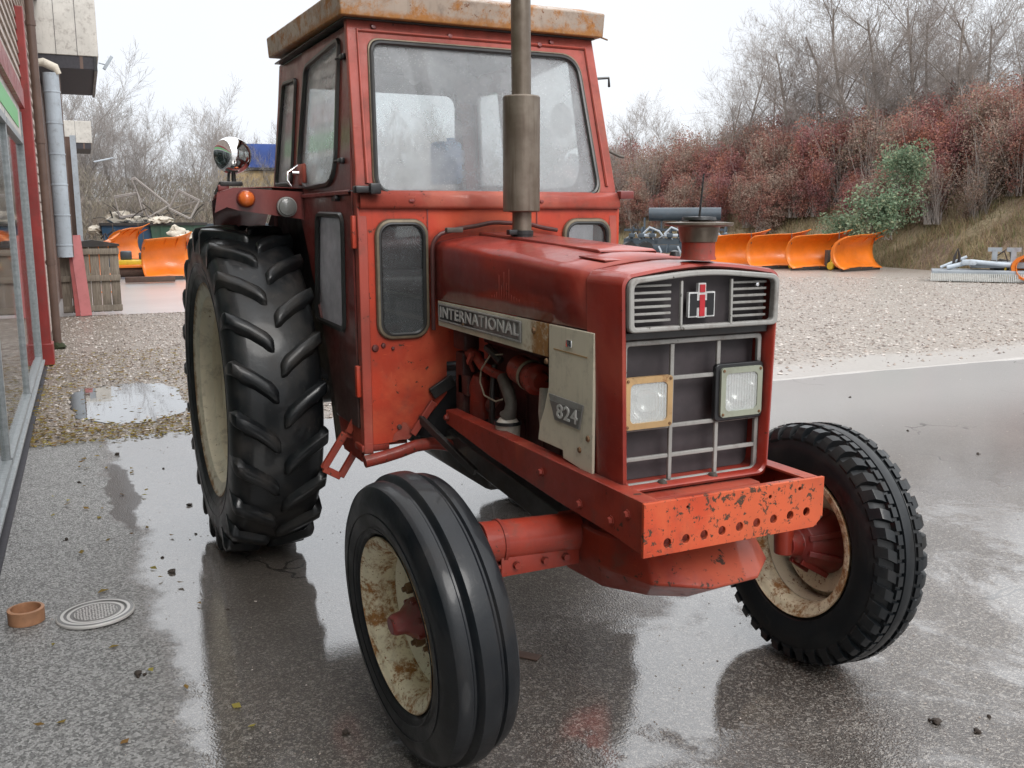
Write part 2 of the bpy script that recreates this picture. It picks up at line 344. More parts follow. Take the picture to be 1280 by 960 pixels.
def m_bank():
    t = NT('bank_soil'); n = t.noise(.8, 6, .6); m = t.noise(9, 5, .7)
    c = t.mix(t.ramp(n, .3, .7), (.20, .135, .10), (.33, .27, .17)); c = t.mix(t.ramp(m, .45, .7, 0, .6), c, (.09, .065, .05))
    t.pbsdf(c, .9, spec=.2, normal=t.bump(m, 1., .08)); MT['bank'] = t.m
m_bank()
def m_iron():
    t = NT('cast_iron_cover')
    v = t.node('ShaderNodeVectorMath', {0: t.obj}, operation='LENGTH').outputs['Value']
    rings = t.math('SINE', t.math('MULTIPLY', v, 250.))
    bl = t.ramp(t.voro(85, rnd=.3), .3, .5, 1, 0)
    inner = t.ramp(v, .085, .09, 1, 0)
    h = t.mixf(inner, t.ramp(rings, -.2, .2), bl)
    c = t.mix(h, (.12, .115, .11), (.50, .48, .46)); t.pbsdf(c, .45, .1, .5, .15, t.bump(h, .8, .004)); MT['iron'] = t.m
m_iron()

# ---------------------------------------------------------------- mesh helpers
class MB:
    def __init__(s): s.bm = bmesh.new()
    def _new(s, fn):
        n = len(s.bm.verts); fn(); s.bm.verts.ensure_lookup_table(); return list(s.bm.verts)[n:]
    def box(s, c, size, rot=None, bevel=0, seg=2):
        r = bmesh.ops.create_cube(s.bm, size=1); vs = r['verts']
        bmesh.ops.scale(s.bm, vec=size, verts=vs)
        if bevel:
            es = list({e for v in vs for e in v.link_edges})
            r2 = bmesh.ops.bevel(s.bm, geom=es, offset=bevel, segments=seg, affect='EDGES', profile=.5)
            vs = list({v for f in r2['faces'] for v in f.verts} | {v for v in vs if v.is_valid})
        if rot is not None: bmesh.ops.rotate(s.bm, verts=vs, cent=(0, 0, 0), matrix=rot if isinstance(rot, Matrix) else Matrix.Rotation(rot[0], 3, rot[1]))
        bmesh.ops.translate(s.bm, verts=vs, vec=c); return s
    def bar(s, a, b, w, h, up=(0, 0, 1)):
        """rectangular bar from a to b, w across, h along up"""
        a, b = Vector(a), Vector(b); d = (b - a); L = d.length; d.normalize(); up = Vector(up)
        x = d.cross(up)
        if x.length < 1e-4: x = d.cross(Vector((1, 0, 0)))
        x.normalize(); z = x.cross(d)
        q = []
        for p in (a, b):
            for i, j in ((-1, -1), (1, -1), (1, 1), (-1, 1)): q.append(s.bm.verts.new(p + x * i * w / 2 + z * j * h / 2))
        for f in ((0, 1, 2, 3), (7, 6, 5, 4), (0, 4, 5, 1), (1, 5, 6, 2), (2, 6, 7, 3), (3, 7, 4, 0)): s.bm.faces.new([q[k] for k in f])
        return s
    def tube(s, pts, r, seg=10, closed=False, caps=True, flat=None):
        pts = [Vector(p) for p in pts]; n = len(pts); rings = []
        prev = None
        for i, p in enumerate(pts):
            if closed: d = pts[(i + 1) % n] - pts[i - 1]
            else: d = pts[min(i + 1, n - 1)] - pts[max(i - 1, 0)]
            d.normalize()
            if prev is None:
                u = d.orthogonal().normalized() if flat is None else (Vector(flat) - d * d.dot(Vector(flat))).normalized()
            else:
                u = prev - d * prev.dot(d); u.normalize()
            if flat is not None: u = (Vector(flat) - d * d.dot(Vector(flat))).normalized()
            prev = u; v = d.cross(u)
            rr = r[i] if isinstance(r, (list, tuple)) else r
            rings.append([s.bm.verts.new(p + (u * math.cos(2 * PI * k / seg) + v * math.sin(2 * PI * k / seg)) * rr) for k in range(seg)])
        m = n if closed else n - 1
        for i in range(m):
            a, b = rings[i], rings[(i + 1) % n]
            for k in range(seg): s.bm.faces.new((a[k], a[(k + 1) % seg], b[(k + 1) % seg], b[k]))
        if caps and not closed: s.bm.faces.new(rings[0][::-1]); s.bm.faces.new(rings[-1])
        return s
    def lathe(s, prof, origin=(0, 0, 0), axis=(0, 0, 1), seg=48, closed=False):
        """prof: list of (radius, height along axis)"""
        ax = Vector(axis).normalized(); u = ax.orthogonal().normalized(); v = ax.cross(u); o = Vector(origin); rings = []
        for (r, h) in prof:
            if r < 1e-5: rings.append([s.bm.verts.new(o + ax * h)]); continue
            rings.append([s.bm.verts.new(o + ax * h + (u * math.cos(2 * PI * k / seg) + v * math.sin(2 * PI * k / seg)) * r) for k in range(seg)])
        R_ = range(len(rings)) if closed else range(len(rings) - 1)
        for i in R_:
            a, b = rings[i], rings[(i + 1) % len(rings)]
            for k in range(seg):
                k2 = (k + 1) % seg
                if len(a) == 1 and len(b) == 1: break
                if len(a) == 1: s.bm.faces.new((a[0], b[k], b[k2]))
                elif len(b) == 1: s.bm.faces.new((a[k], a[k2], b[0]))
                else: s.bm.faces.new((a[k], a[k2], b[k2], b[k]))
        return s
    def prism(s, poly, fmap, t0, t1):
        """poly 2d; fmap(u,v,t) -> 3d"""
        a = [s.bm.verts.new(fmap(u, v, t0)) for u, v in poly]; b = [s.bm.verts.new(fmap(u, v, t1)) for u, v in poly]
        s.bm.faces.new(a); s.bm.faces.new(b[::-1]); n = len(poly)
        for i in range(n): s.bm.faces.new((a[i], b[i], b[(i + 1) % n], a[(i + 1) % n]))
        return s
    def plate(s, outer, holes, fmap, t0, t1):
        """flat plate with holes"""
        loops = []
        es = []
        for lp in [outer] + holes:
            vs = [s.bm.verts.new((u, v, 0)) for u, v in lp]; loops.append(vs)
            for i in range(len(vs)): es.append(s.bm.edges.new((vs[i], vs[(i + 1) % len(vs)])))
        r = bmesh.ops.triangle_fill(s.bm, use_beauty=True, use_dissolve=False, edges=es)
        fs = [g for g in r['geom'] if isinstance(g, bmesh.types.BMFace)]
        uv = {v: (v.co.x, v.co.y) for lp in loops for v in lp}
        top = {v: s.bm.verts.new(fmap(*uv[v], t1)) for v in uv}
        for v in uv: v.co = fmap(*uv[v], t0)
        for f in fs: s.bm.faces.new([top[v] for v in reversed(list(f.verts))])
        for lp in loops:
            for i in range(len(lp)):
                a, b = lp[i], lp[(i + 1) % len(lp)]; s.bm.faces.new((a, top[a], top[b], b))
        return s
    def loft(s, secs, closed=False, caps=False):
        rings = [[s.bm.verts.new(p) for p in sec] for sec in secs]; n = len(rings[0])
        for i in range(len(rings) - 1):
            a, b = rings[i], rings[i + 1]
            for k in range(n if closed else n - 1): s.bm.faces.new((a[k], a[(k + 1) % n], b[(k + 1) % n], b[k]))
        if caps: s.bm.faces.new(rings[0][::-1]); s.bm.faces.new(rings[-1])
        return s
    def rock(s, c, r, rng, sub=1):
        q = bmesh.ops.create_icosphere(s.bm, subdivisions=sub, radius=1)['verts']; sx = [rng.uniform(.6, 1.2) for _ in range(3)]
        for v in q: v.co = Vector(c) + Vector((v.co.x * sx[0], v.co.y * sx[1], v.co.z * sx[2] * .75)) * r * rng.uniform(.75, 1.15)
        return s
    def build(s, name, mat, parent=None, smooth=40, bevel=0, solid=0, recalc=True, loc=None):
        if recalc: bmesh.ops.recalc_face_normals(s.bm, faces=s.bm.faces)
        me = bpy.data.meshes.new(name); s.bm.to_mesh(me); s.bm.free()
        me.materials.append(MT[mat] if isinstance(mat, str) else mat)
        if smooth:
            me.polygons.foreach_set('use_smooth', [True] * len(me.polygons)); me.set_sharp_from_angle(angle=R(smooth))
        o = bpy.data.objects.new(name, me); col.objects.link(o)
        if parent: o.parent = parent
        if solid: m = o.modifiers.new('solid', 'SOLIDIFY'); m.thickness = solid; m.offset = 0
        if bevel:
            m = o.modifiers.new('bevel', 'BEVEL'); m.width = bevel; m.segments = 2; m.limit_method = 'ANGLE'; m.angle_limit = R(35)
        if loc is not None: o.location = loc
        return o
def pydata(name, verts, faces, mat, parent=None, smooth=False):
    me = bpy.data.meshes.new(name); me.from_pydata(verts, [], faces); me.materials.append(MT[mat])
    if smooth: me.polygons.foreach_set('use_smooth', [True] * len(me.polygons))
    o = bpy.data.objects.new(name, me); col.objects.link(o)
    if parent: o.parent = parent
    return o
def tag(o, label=None, cat=None, group=None, kind=None):
    if label: o['label'] = label
    if cat: o['category'] = cat
    if group: o['group'] = group
    if kind: o['kind'] = kind
    return o
def empty(name, loc=(0, 0, 0), rz=0, parent=None):
    o = bpy.data.objects.new(name, None); col.objects.link(o); o.location = loc; o.rotation_euler.z = rz; o.empty_display_size = .1
    if parent: o.parent = parent
    return o
def kids(o): return [c for c in col.objects if c.parent == o]
def copy_tree(o, parent=None):
    c = o.copy(); col.objects.link(c); c.parent = parent
    for ch in kids(o): copy_tree(ch, c)
    return c
def rrect(u0, v0, u1, v1, r, n=6):
    P = []
    for (cx, cy, a) in ((u1 - r, v1 - r, 0), (u0 + r, v1 - r, 90), (u0 + r, v0 + r, 180), (u1 - r, v0 + r, 270)):
        for i in range(n + 1): t = R(a + 90 * i / n); P.append((cx + r * math.cos(t), cy + r * math.sin(t)))
    return P
def rpoly(pts, r, n=6):
    """round the corners of a convex polygon"""
    P = []; m = len(pts)
    for i in range(m):
        p = Vector(pts[i]); a = (Vector(pts[i - 1]) - p); b = (Vector(pts[(i + 1) % m]) - p)
        rr = r[i] if isinstance(r, (list, tuple)) else r
        rr = min(rr, a.length * .49, b.length * .49); a.normalize(); b.normalize()
        p0 = p + a * rr; p1 = p + b * rr
        for k in range(n + 1):
            t = k / n; q = p0 * (1 - t) ** 2 + p * 2 * t * (1 - t) + p1 * t * t; P.append((q.x, q.y))
    return P
def text_mesh(body, size, extrude, mat, parent, matrix, name='lettering', bold=.0, space=1.):
    c = bpy.data.curves.new('t', 'FONT'); c.body = body; c.size = size; c.extrude = extrude; c.align_x = 'CENTER'; c.align_y = 'CENTER'; c.offset = bold; c.space_character = space
    to = bpy.data.objects.new('t', c); col.objects.link(to)
    dg = bpy.context.evaluated_depsgraph_get(); me = bpy.data.meshes.new_from_object(to.evaluated_get(dg)); me.name = name
    bpy.data.objects.remove(to); bpy.data.curves.remove(c)
    me.transform(matrix); me.materials.clear(); me.materials.append(MT[mat])
    o = bpy.data.objects.new(name, me); col.objects.link(o)
    if parent: o.parent = parent
    return o

# ================================================================ TRACTOR
T = empty('tractor')
tag(T, 'old red farm tractor with glazed cab, tall exhaust and black tyres on the wet yard', 'tractor')
SX = lambda y: (lambda u, v, t: Vector((u, y - t, v)))          # plate lying in a side plane, u = x, v = z, t outward (right side)
FX = lambda x: (lambda u, v, t: Vector((x + t, u, v)))          # plate lying in a cross plane, u = y, v = z

# ---------------- wheels (built round local Y, outer side -Y)
def wheel_base(name, center, axis, parent):
    e = bpy.data.objects.new(name, None)
    ax = Vector(axis).normalized(); z = Vector((0, 0, 1)); x = ax.cross(z).normalized(); z = x.cross(ax)
    m = Matrix((x, ax, z)).transposed().to_4x4(); m.translation = center
    return m
def mirror_prof(p): return p + [(r, -h) for r, h in reversed(p)]
def front_wheel(center, axis, kind):
    m = wheel_base('w', center, axis, T)
    # disc of the wheel = the part itself
    R0, W = .449, .218
    b = MB(); rr = .262
    b.lathe([(.035, -.030), (.075, -.034), (.13, -.030), (.17, -.018), (.195, -.014), (.222, -.040), (.222, .06), (.215, .06), (.214, -.028), (.190, -.004), (.17, -.008), (.13, -.020), (.035, -.020)], axis=(0, 1, 0), seg=72, closed=True)
    for v in b.bm.verts: v.co.y = v.co.y + .036 if kind == 'rib' else -v.co.y + .03
    disc = b.build('front_wheel', 'rim_paint', T); disc.matrix_world = m
    b = MB()
    b.lathe([(.222, -.060), (.232, -.085), (.247, -.094), (.262, -.097), (.268, -.103), (.272, -.100), (.270, -.090), (.252, -.084), (.238, -.070), (.232, -.04), (.232, .04), (.238, .070), (.252, .084), (.270, .090), (.272, .100), (.268, .103), (.262, .097), (.247, .094), (.232, .085), (.224, .060), (.219, .03), (.219, -.04)], axis=(0, 1, 0), seg=80, closed=True)
    b.build('rim', 'rim_rust_paint', disc)
    b = MB()
    if kind == 'rib':
        half = [(.262, .080), (.285, .104), (.33, .116), (.375, .114), (.408, .104), (.424, .094), (.431, .080), (.434, .062), (.4345, .053), (.431, .050), (.427, .047), (.4275, .041), (.432, .037), (.442, .033), (.449, .026), (.4505, .012)]
    else:
        half = [(.262, .078), (.285, .102), (.33, .114), (.372, .112), (.400, .100), (.412, .085), (.420, .066), (.428, .058), (.440, .056), (.440, .036), (.438, .032), (.428, .030), (.428, .024), (.438, .022), (.445, .020), (.447, .010)]
    b.lathe(mirror_prof(half), axis=(0, 1, 0), seg=128)
    if kind == 'rib':
        for r in (.345, .300): b.tube([(r * math.cos(a), -.1165 + (.002 if r < .31 else 0), r * math.sin(a)) for a in [2 * PI * i / 90 for i in range(90)]], .0018, 5, closed=True)
        b.build('tyre', 'rubber_front', disc, smooth=28)
    else:
        n = 40
        for side in (-1, 1):
            for i in range(n):
                a0 = 2 * PI * (i + (.5 if side > 0 else 0)) / n; da = 2 * PI / n * .34
                secs = []
                for (r, y) in ((.4425, .060), (.442, .076), (.435, .093), (.416, .104), (.394, .111), (.387, .108)):
                    k = .98 if r > .4 else 1.25
                    sh = (y - .04) * 1.1
                    ring = []
                    for (aa, rr_) in ((-da * k, r - .03), (-da * k * .8, r), (da * k * .8, r), (da * k, r - .03)):
                        an = a0 + aa + sh; ring.append(Vector((rr_ * math.cos(an), side * (y if rr_ == r else y - .012), rr_ * math.sin(an))))
                    secs.append(ring)
                b.loft(secs, closed=True, caps=True)
            # notches between centre rib blocks
        for i in range(60):
            a0 = 2 * PI * i / 60; r = .447
            for side in (-1, 1):
                secs = []
                for y in (.034, .056):
                    secs.append([Vector((q * math.cos(a0 + s_), side * y, q * math.sin(a0 + s_))) for s_, q in ((-.040, .43), (-.038, .449), (.038, .449), (.040, .43))])
                b.loft(secs, closed=True, caps=True)
        b.build('tyre', 'rubber_block', disc, smooth=28)
    b = MB()      # hub
    if kind == 'rib':
        b.lathe([(.0, -.112), (.026, -.112), (.033, -.100), (.036, -.072), (.060, -.040), (.066, -.030), (.066, .0), (.05, .0), (.05, .10), (0, .10)], axis=(0, 1, 0), seg=24)
        for i in range(6):
            a = 2 * PI * i / 6 + .3
            b.lathe([(0, -.063), (.012, -.063), (.013, -.05), (.011, -.04)], origin=(.056 * math.cos(a), .02, .056 * math.sin(a)), axis=(0, 1, 0), seg=6)
    else:
        b.lathe([(.0, -.14), (.045, -.14), (.05, -.09), (.075, -.075), (.085, -.05), (.122, .015), (.125, .055), (.0, .055)], axis=(0, 1, 0), seg=32)
        for i in range(8):
            a = 2 * PI * i / 8 + .5
            b.bar((.07 * math.cos(a), -.085, .07 * math.sin(a)), (.132 * math.cos(a), .02, .132 * math.sin(a)), .014, .02)
    h = b.build('hub', 'hub_red', disc, bevel=.002)
    side = -1
    for i in range(6):
        a = 2 * PI * i / 6 + .2
        b = MB(); y0 = -.012 if kind == 'rib' else .045
        b.lathe([(0, y0 - .026), (.009, y0 - .026), (.009, y0 - .014), (.017, y0 - .014), (.019, y0 + .004), (.015, y0 + .018)], origin=(.098 * math.cos(a), 0, .098 * math.sin(a)), axis=(0, 1, 0), seg=6)
        b.build('wheel_nut', 'nut_steel', disc, bevel=.0015)
    return disc
def axv(a, cm): return (math.sin(R(a)), math.cos(R(a)), math.sin(R(cm)))
front_wheel(Vector((2.261, -.748, .451)), axv(-3.5, 4.5), 'rib')
w2 = front_wheel(Vector((2.261, .819, .449)), (-math.sin(R(.6)), math.cos(R(.6)), -math.sin(R(4.5))), 'block')

def rear_wheel(center, flip):
    m = Matrix.Rotation(PI if flip else 0, 4, 'Z'); m.translation = center
    b = MB()
    b.lathe([(.06, -.02), (.16, -.03), (.24, -.005), (.33, .01), (.385, -.01), (.40, -.06), (.41, -.06), (.40, .02), (.33, .03), (.24, .02), (.16, 0), (.06, .01)], axis=(0, 1, 0), seg=72, closed=True)
    disc = b.build('rear_wheel', 'rear_rim_paint', T); disc.matrix_world = m
    b = MB()
    b.lathe([(.43, -.10), (.455, -.125), (.463, -.16), (.49, -.172), (.515, -.176), (.529, -.184), (.534, -.180), (.532, -.165), (.50, -.160), (.475, -.145), (.47, 0), (.475, .145), (.50, .160), (.532, .165), (.534, .180), (.529, .184), (.49, .172), (.463, .16), (.455, .125), (.43, .10)], axis=(0, 1, 0), seg=96, closed=True)
    b.build('rim', 'rear_rim_paint', disc)
    b = MB()
    half = [(.512, .158), (.54, .186), (.60, .203), (.665, .207), (.715, .202), (.745, .190), (.765, .168), (.776, .12), (.782, .06), (.784, .0)]
    b.lathe(half[:-1] + [(r, -h) for r, h in reversed(half)], axis=(0, 1, 0), seg=120)
    for r in (.575, .625): b.tube([(r * math.cos(a), -.199 + (.004 if r < .6 else -.005), r * math.sin(a)) for a in [2 * PI * i / 100 for i in range(100)]], .003, 5, closed=True)
    N = 22
    for side in (-1, 1):
        for i in range(N):
            a0 = 2 * PI * (i + (.5 if side > 0 else 0)) / N
            secs = []
            st = [(.690, .207, .62), (.735, .208, .72), (.780, .206, .85), (.800, .196, .92), (.805, .160, 1), (.810, .110, 1), (.8125, .060, 1.05), (.8125, .035, 1.15), (.8105, .020, 1.0), (.803, .010, .8)]
            for (r, y, k) in st:
                sh = (y - .2) * 1.15 if y < .2 else (y - .2) * 1.15
                # bars slope down toward the centre on the front of the wheel
                sh = (0.206 - y) * .78 + max(0, .1 - y) * .30
                w = .030 * k / .8
                ang = a0 - sh if not flip else a0 - sh
                base = min(r - .018, .776 if y < .17 else r - .04)
                ring = []
                for (aa, q) in ((-w * 1.5, base), (-w, r - .006), (-w * .78, r), (w * .78, r), (w, r - .006), (w * 1.5, base)):
                    yy = y if q > base + .001 else y - (.02 if y > .19 else 0)
                    # angle 0 is +X (front), positive toward +Z
                    an = ang + aa
                    ring.append(Vector((q * math.cos(an), side * yy, q * math.sin(an))))
                secs.append(ring)
            b.loft(secs, closed=True, caps=True)
    b.build('tyre', 'rubber_rear', disc, smooth=50)
    b = MB(); b.lathe([(0, -.10), (.05, -.10), (.06, -.06), (.12, -.05), (.13, -.02), (.13, .1), (0, .1)], axis=(0, 1, 0), seg=32); b.build('hub', 'engine_red', disc)
    for i in range(8):
        a = 2 * PI * i / 8; b = MB(); b.lathe([(0, -.06), (.018, -.06), (.018, -.03)], origin=(.2 * math.cos(a), 0, .2 * math.sin(a)), axis=(0, 1, 0), seg=6); b.build('wheel_nut', 'nut_steel', disc)
    return disc
# spin direction of the bars is the same seen from the front on both sides
rear_wheel(Vector((0, -.838, .812)), False)
rear_wheel(Vector((0, .838, .812)), True)

# ---------------- bonnet
def bonnet_sec(x, zt, hw=.275, zb=1.327, crown=.025, rad=.035, n=6):
    P = [(x, -hw, zb)]
    for i in range(n + 1):
        t = PI * (1 - i / n / 2); P.append((x, -hw + rad + rad * math.cos(t), zt - rad + rad * math.sin(t)))
    m = 8
    for i in range(1, m):
        u = i / m; y = (-hw + rad) * (1 - u) + (hw - rad) * u; P.append((x, y, zt + crown * (1 - (2 * u - 1) ** 2)))
    for i in range(n + 1):
        t = PI / 2 * (1 - i / n); P.append((x, hw - rad + rad * math.cos(t), zt - rad + rad * math.sin(t)))
    P.append((x, hw, zb)); return P
b = MB()
b.loft([bonnet_sec(x, z, hw=.277) for x, z in ((1.19, 1.562), (1.3, 1.56), (1.6, 1.548), (1.9, 1.537), (2.2, 1.519), (2.428, 1.506))])
bon = b.build('bonnet', 'bonnet_paint', T, solid=.004)
# raised centre strip on the bonnet and filler flap
b = MB(); b.loft([[Vector((x, -.10, z)), Vector((x, -.095, z + .012)), Vector((x, .115, z + .012)), Vector((x, .12, z))] for x, z in ((1.24, 1.584), (2.18, 1.540), (2.20, 1.534))]); b.build('centre_strip', 'bonnet_paint', bon, solid=.003)
b = MB(); b.box((2.30, -.16, 1.5305), (.16, .06, .006), rot=(R(3), 'Y'), bevel=.002); b.build('bonnet_flap', 'bonnet_paint', bon)
b = MB(); b.lathe([(0, .02), (.014, .016), (.018, 0)], origin=(2.33, .10, 1.533), seg=12); b.build('bonnet_knob', 'black_plastic', bon)
for (x0, dx) in ((1.755, .020),):
    hts = [.010, .014, .024, .085, .050, .098, .060, .110, .022, .018, .014, .012]
    for i, h in enumerate(hts):
        b = MB(); b.box((x0 + i * dx, -.2785, 1.372 + h / 2), (.0035, .003, h), bevel=.001); b.build('emblem_trace', 'cab_frame_paint', bon)  # thin pale strips for the traces of a peeled emblem
# pipe loop over the bonnet rear
b = MB(); P = []
for t in [i / 30 for i in range(31)]:
    if t < .3: u = t / .3; P.append((1.205, -.292, 1.20 + .33 * u))
    elif t < .45: u = (t - .3) / .15; P.append((1.205, -.292 + .075 * (1 - math.cos(u * PI / 2)), 1.53 + .07 * math.sin(u * PI / 2)))
    else: u = (t - .45) / .55; P.append((1.205, -.217 + .50 * u, 1.60 + .035 * math.sin(u * PI) + .002 * math.sin(u * 20)))
b.tube(P, .009, 8); b.build('cable_loop', 'engine_red', T)
b = MB(); b.box((1.30, -.235, 1.607), (.03, .07, .02), bevel=.004); b.build('cable_clip', 'scrap_steel', T)

# ---------------- nose cowl with grille
def cowl_sec(x, ins=0., zt=1.506, n=7, ztop_c=.024):
    hwT, hwB, zb = .283 - ins, .268 - ins, .862 + ins; zt = zt - ins; r = .040 - ins * .4; P = []
    # start bottom left, go up and round
    def corner(cy, cz, a0, a1, rr):
        for i in range(n + 1):
            t = R(a0 + (a1 - a0) * i / n); P.append(Vector((x, cy + rr * math.cos(t), cz + rr * math.sin(t))))
    corner(-hwB + .03, zb + .03, 270, 180, .03)
    corner(-hwT + r, zt - r, 180, 90, r)
    for i in range(1, 8):
        u = i / 8; y = (-hwT + r) * (1 - u) + (hwT - r) * u; P.append(Vector((x, y, zt + ztop_c * (1 - abs(2 * u - 1) ** 1.6))))
    corner(hwT - r, zt - r, 90, 0, r)
    corner(hwB - .03, zb + .03, 360, 270, .03)
    return P
b = MB()
b.loft([cowl_sec(2.43), cowl_sec(2.60), cowl_sec(2.618, .004), cowl_sec(2.622, .012), cowl_sec(2.616, .018), cowl_sec(2.50, .020)], closed=True)
cowl = b.build('nose_cowl', 'bonnet_paint', T, smooth=50)
b = MB(); b.prism([(p.y, p.z) for p in cowl_sec(0, .021)], FX(2.535), -.01, 0); b.build('radiator_screen', 'grille_black', cowl)
g = MB()
peak = lambda y: .010 * (1 - abs(y) / .263)
up_loop = rpoly([(-.264, 1.337), (.264, 1.337), (.266, 1.488), (0, 1.512), (-.266, 1.488)], [.02, .02, .03, .1, .03])
g.plate(up_loop, [rpoly([(-.247, 1.351), (.247, 1.351), (.250, 1.474), (0, 1.496), (-.250, 1.474)], [.012, .012, .02, .1, .02])], FX(2.612), 0, .026)
grille = g.build('upper_grille', 'grille_silver', cowl, bevel=.004)
b = MB(); b.prism(rpoly([(-.255, 1.345), (.255, 1.345), (.257, 1.480), (0, 1.503), (-.257, 1.480)], .01), FX(2.575), 0, .004)
b.prism([(-.25, 1.343), (.25, 1.343), (.25, 1.348), (-.25, 1.348)], FX(2.579), 0, .035); b.build('grille_backing', 'grille_black', cowl)
for (ya, yb) in ((-.082, -.090), (.096, .088)):
    b = MB(); b.bar((2.634, yb, 1.346), (2.622, ya, 1.478), .008, .010, (1, 0, 0)); b.build('grille_divider', 'grille_silver', cowl, bevel=.002)
for s in (-1, 1):
    for i in range(6):
        z = 1.366 + i * .0200
        b = MB(); y0, y1 = (-.240, -.108) if s < 0 else (.112, .238)
        b.bar((2.604, y0, z), (2.604, y1, z), .014, .0075); b.build('louvre_bar', 'grille_silver', cowl, bevel=.0015)
# lower grille
low = rpoly([(-.250, .868), (.250, .868), (.250, 1.308), (-.250, 1.308)], .018)
ys = [-.247, -.082, .086, .247]; zs = [.871, .957, 1.047, 1.190, 1.305]
b = MB()
b.plate(low, [rpoly([(-.236, .884), (.236, .884), (.236, 1.292), (-.236, 1.292)], .010)], FX(2.572), 0, .014)
lg = b.build('lower_grille', 'grille_silver', cowl, bevel=.003)
for y in ys[1:3]:
    b = MB(); b.bar((2.584, y, .884), (2.584, y, 1.292), .013, .010, (1, 0, 0)); b.build('grille_bar', 'grille_silver', cowl, bevel=.002)
for z in zs[1:4]:
    b = MB(); b.bar((2.580, -.236, z), (2.580, .236, z), .012, .012); b.build('grille_bar', 'grille_silver', cowl, bevel=.002)
for y in (-.115, .07):
    b = MB(); b.lathe([(0, .03), (.009, .028), (.013, .02), (.013, .008), (.009, .005), (.009, 0)], origin=(2.586, y, .878), axis=(1, 0, 0), seg=14); b.build('grille_knob', 'scrap_steel', cowl)
for y, z in ((-.246, 1.452), (.205, 1.458)):
    b = MB(); b.lathe([(0, .006), (.006, .005), (.008, 0)], origin=(2.605, y, z), axis=(1, 0, 0), seg=12); b.build('grille_screw', 'chrome', cowl)
b = MB(); b.prism([(-.255, 1.312), (.255, 1.312), (.257, 1.333), (-.257, 1.333)], FX(2.600), -.03, 0); b.build('grille_trim', 'dark_metal', cowl, bevel=.002)
# badge
def badge(mb, rects, x0, x1):
    for (u0, v0, u1, v1) in rects: mb.prism([(u0, v0), (u1, v0), (u1, v1), (u0, v1)], FX(0), x0, x1)
cy, cz = -.004, 1.413; s = .092
def rc(u0, v0, u1, v1, g_=0): return (cy + u0 * s - g_, cz + v0 * s - g_, cy + u1 * s + g_, cz + v1 * s + g_)
H = [(-.46, -.42, -.20, .28), (.20, -.42, .46, .28), (-.21, -.16, -.11, .06), (.11, -.16, .21, .06)]
I = [(-.10, -.44, .10, .24), (-.10, .32, .10, .56)]
b = MB(); o_ = .0042
for k, r_ in enumerate(H + I): badge(b, [rc(*r_, g_=o_)], 2.605, 2.6160 + k * .0001)
bd = b.build('badge', 'badge_white', cowl, bevel=0)
b = MB(); badge(b, [rc(*r_) for r_ in H[:2]], 2.612, 2.6185); badge(b, [rc(*r_) for r_ in H[2:]], 2.612, 2.6182); b.build('badge', 'badge_black', cowl)
b = MB(); badge(b, [rc(*r_) for r_ in I], 2.612, 2.6195); b.build('badge', 'badge_red', cowl)
# headlights
def headlight(yc, zc, mat, blk):
    b = MB(); hw = .082 if not blk else .078; h2 = .076
    b.plate(rrect(yc - hw, zc - h2, yc + hw, zc + h2, .012), [rrect(yc - hw + .018, zc - h2 + .018, yc + hw - .018, zc + h2 - .018, .016)], FX(2.590), 0, .016)
    hl = b.build('headlight', mat, T, bevel=.004)
    if blk:
        b = MB(); b.plate(rrect(yc - hw - .016, zc - h2 - .012, yc + hw + .008, zc + h2 + .012, .014), [rrect(yc - hw + .004, zc - h2 + .004, yc + hw - .004, zc + h2 - .004, .01)], FX(2.580), 0, .018); b.build('headlight_surround', 'black_plastic', hl, bevel=.003)
    b = MB(); b.lathe([(.010, -.052), (.025, -.048), (.045, -.032), (.058, -.012), (.064, .002)], origin=(2.594, yc, zc), axis=(1, 0, 0), seg=40); b.build('reflector', 'chrome', hl)
    b = MB(); b.plate(rrect(yc - hw + .016, zc - h2 + .016, yc + hw - .016, zc + h2 - .016, .01), [[(yc + .058 * math.cos(t_), zc + .058 * math.sin(t_)) for t_ in [2 * PI * k / 32 for k in range(32)]]], FX(2.5915), 0, .002); b.build('lamp_mask', 'clear_lens', hl)
    b = MB(); b.lathe([(0, -.012), (.009, -.014), (.011, -.03), (.006, -.046)], origin=(2.594, yc, zc), axis=(1, 0, 0), seg=14); b.build('bulb', 'chrome', hl)
    b = MB(); b.prism(rrect(yc - hw + .015, zc - h2 + .015, yc + hw - .015, zc + h2 - .015, .016), FX(2.598), 0, .004); b.build('lens', 'lens', hl)
    for du in (-1, 1):
        for dv in (-1, 1):
            b = MB(); b.lathe([(0, .004), (.004, .003), (.005, 0)], origin=(2.606, yc + du * (hw - .009), zc + dv * (h2 - .009)), axis=(1, 0, 0), seg=8); b.build('screw', 'nut_steel', hl)
headlight(-.172, 1.128, 'tan_rust_frame', False)
headlight(.164, 1.134, 'green_grey_rim', True)

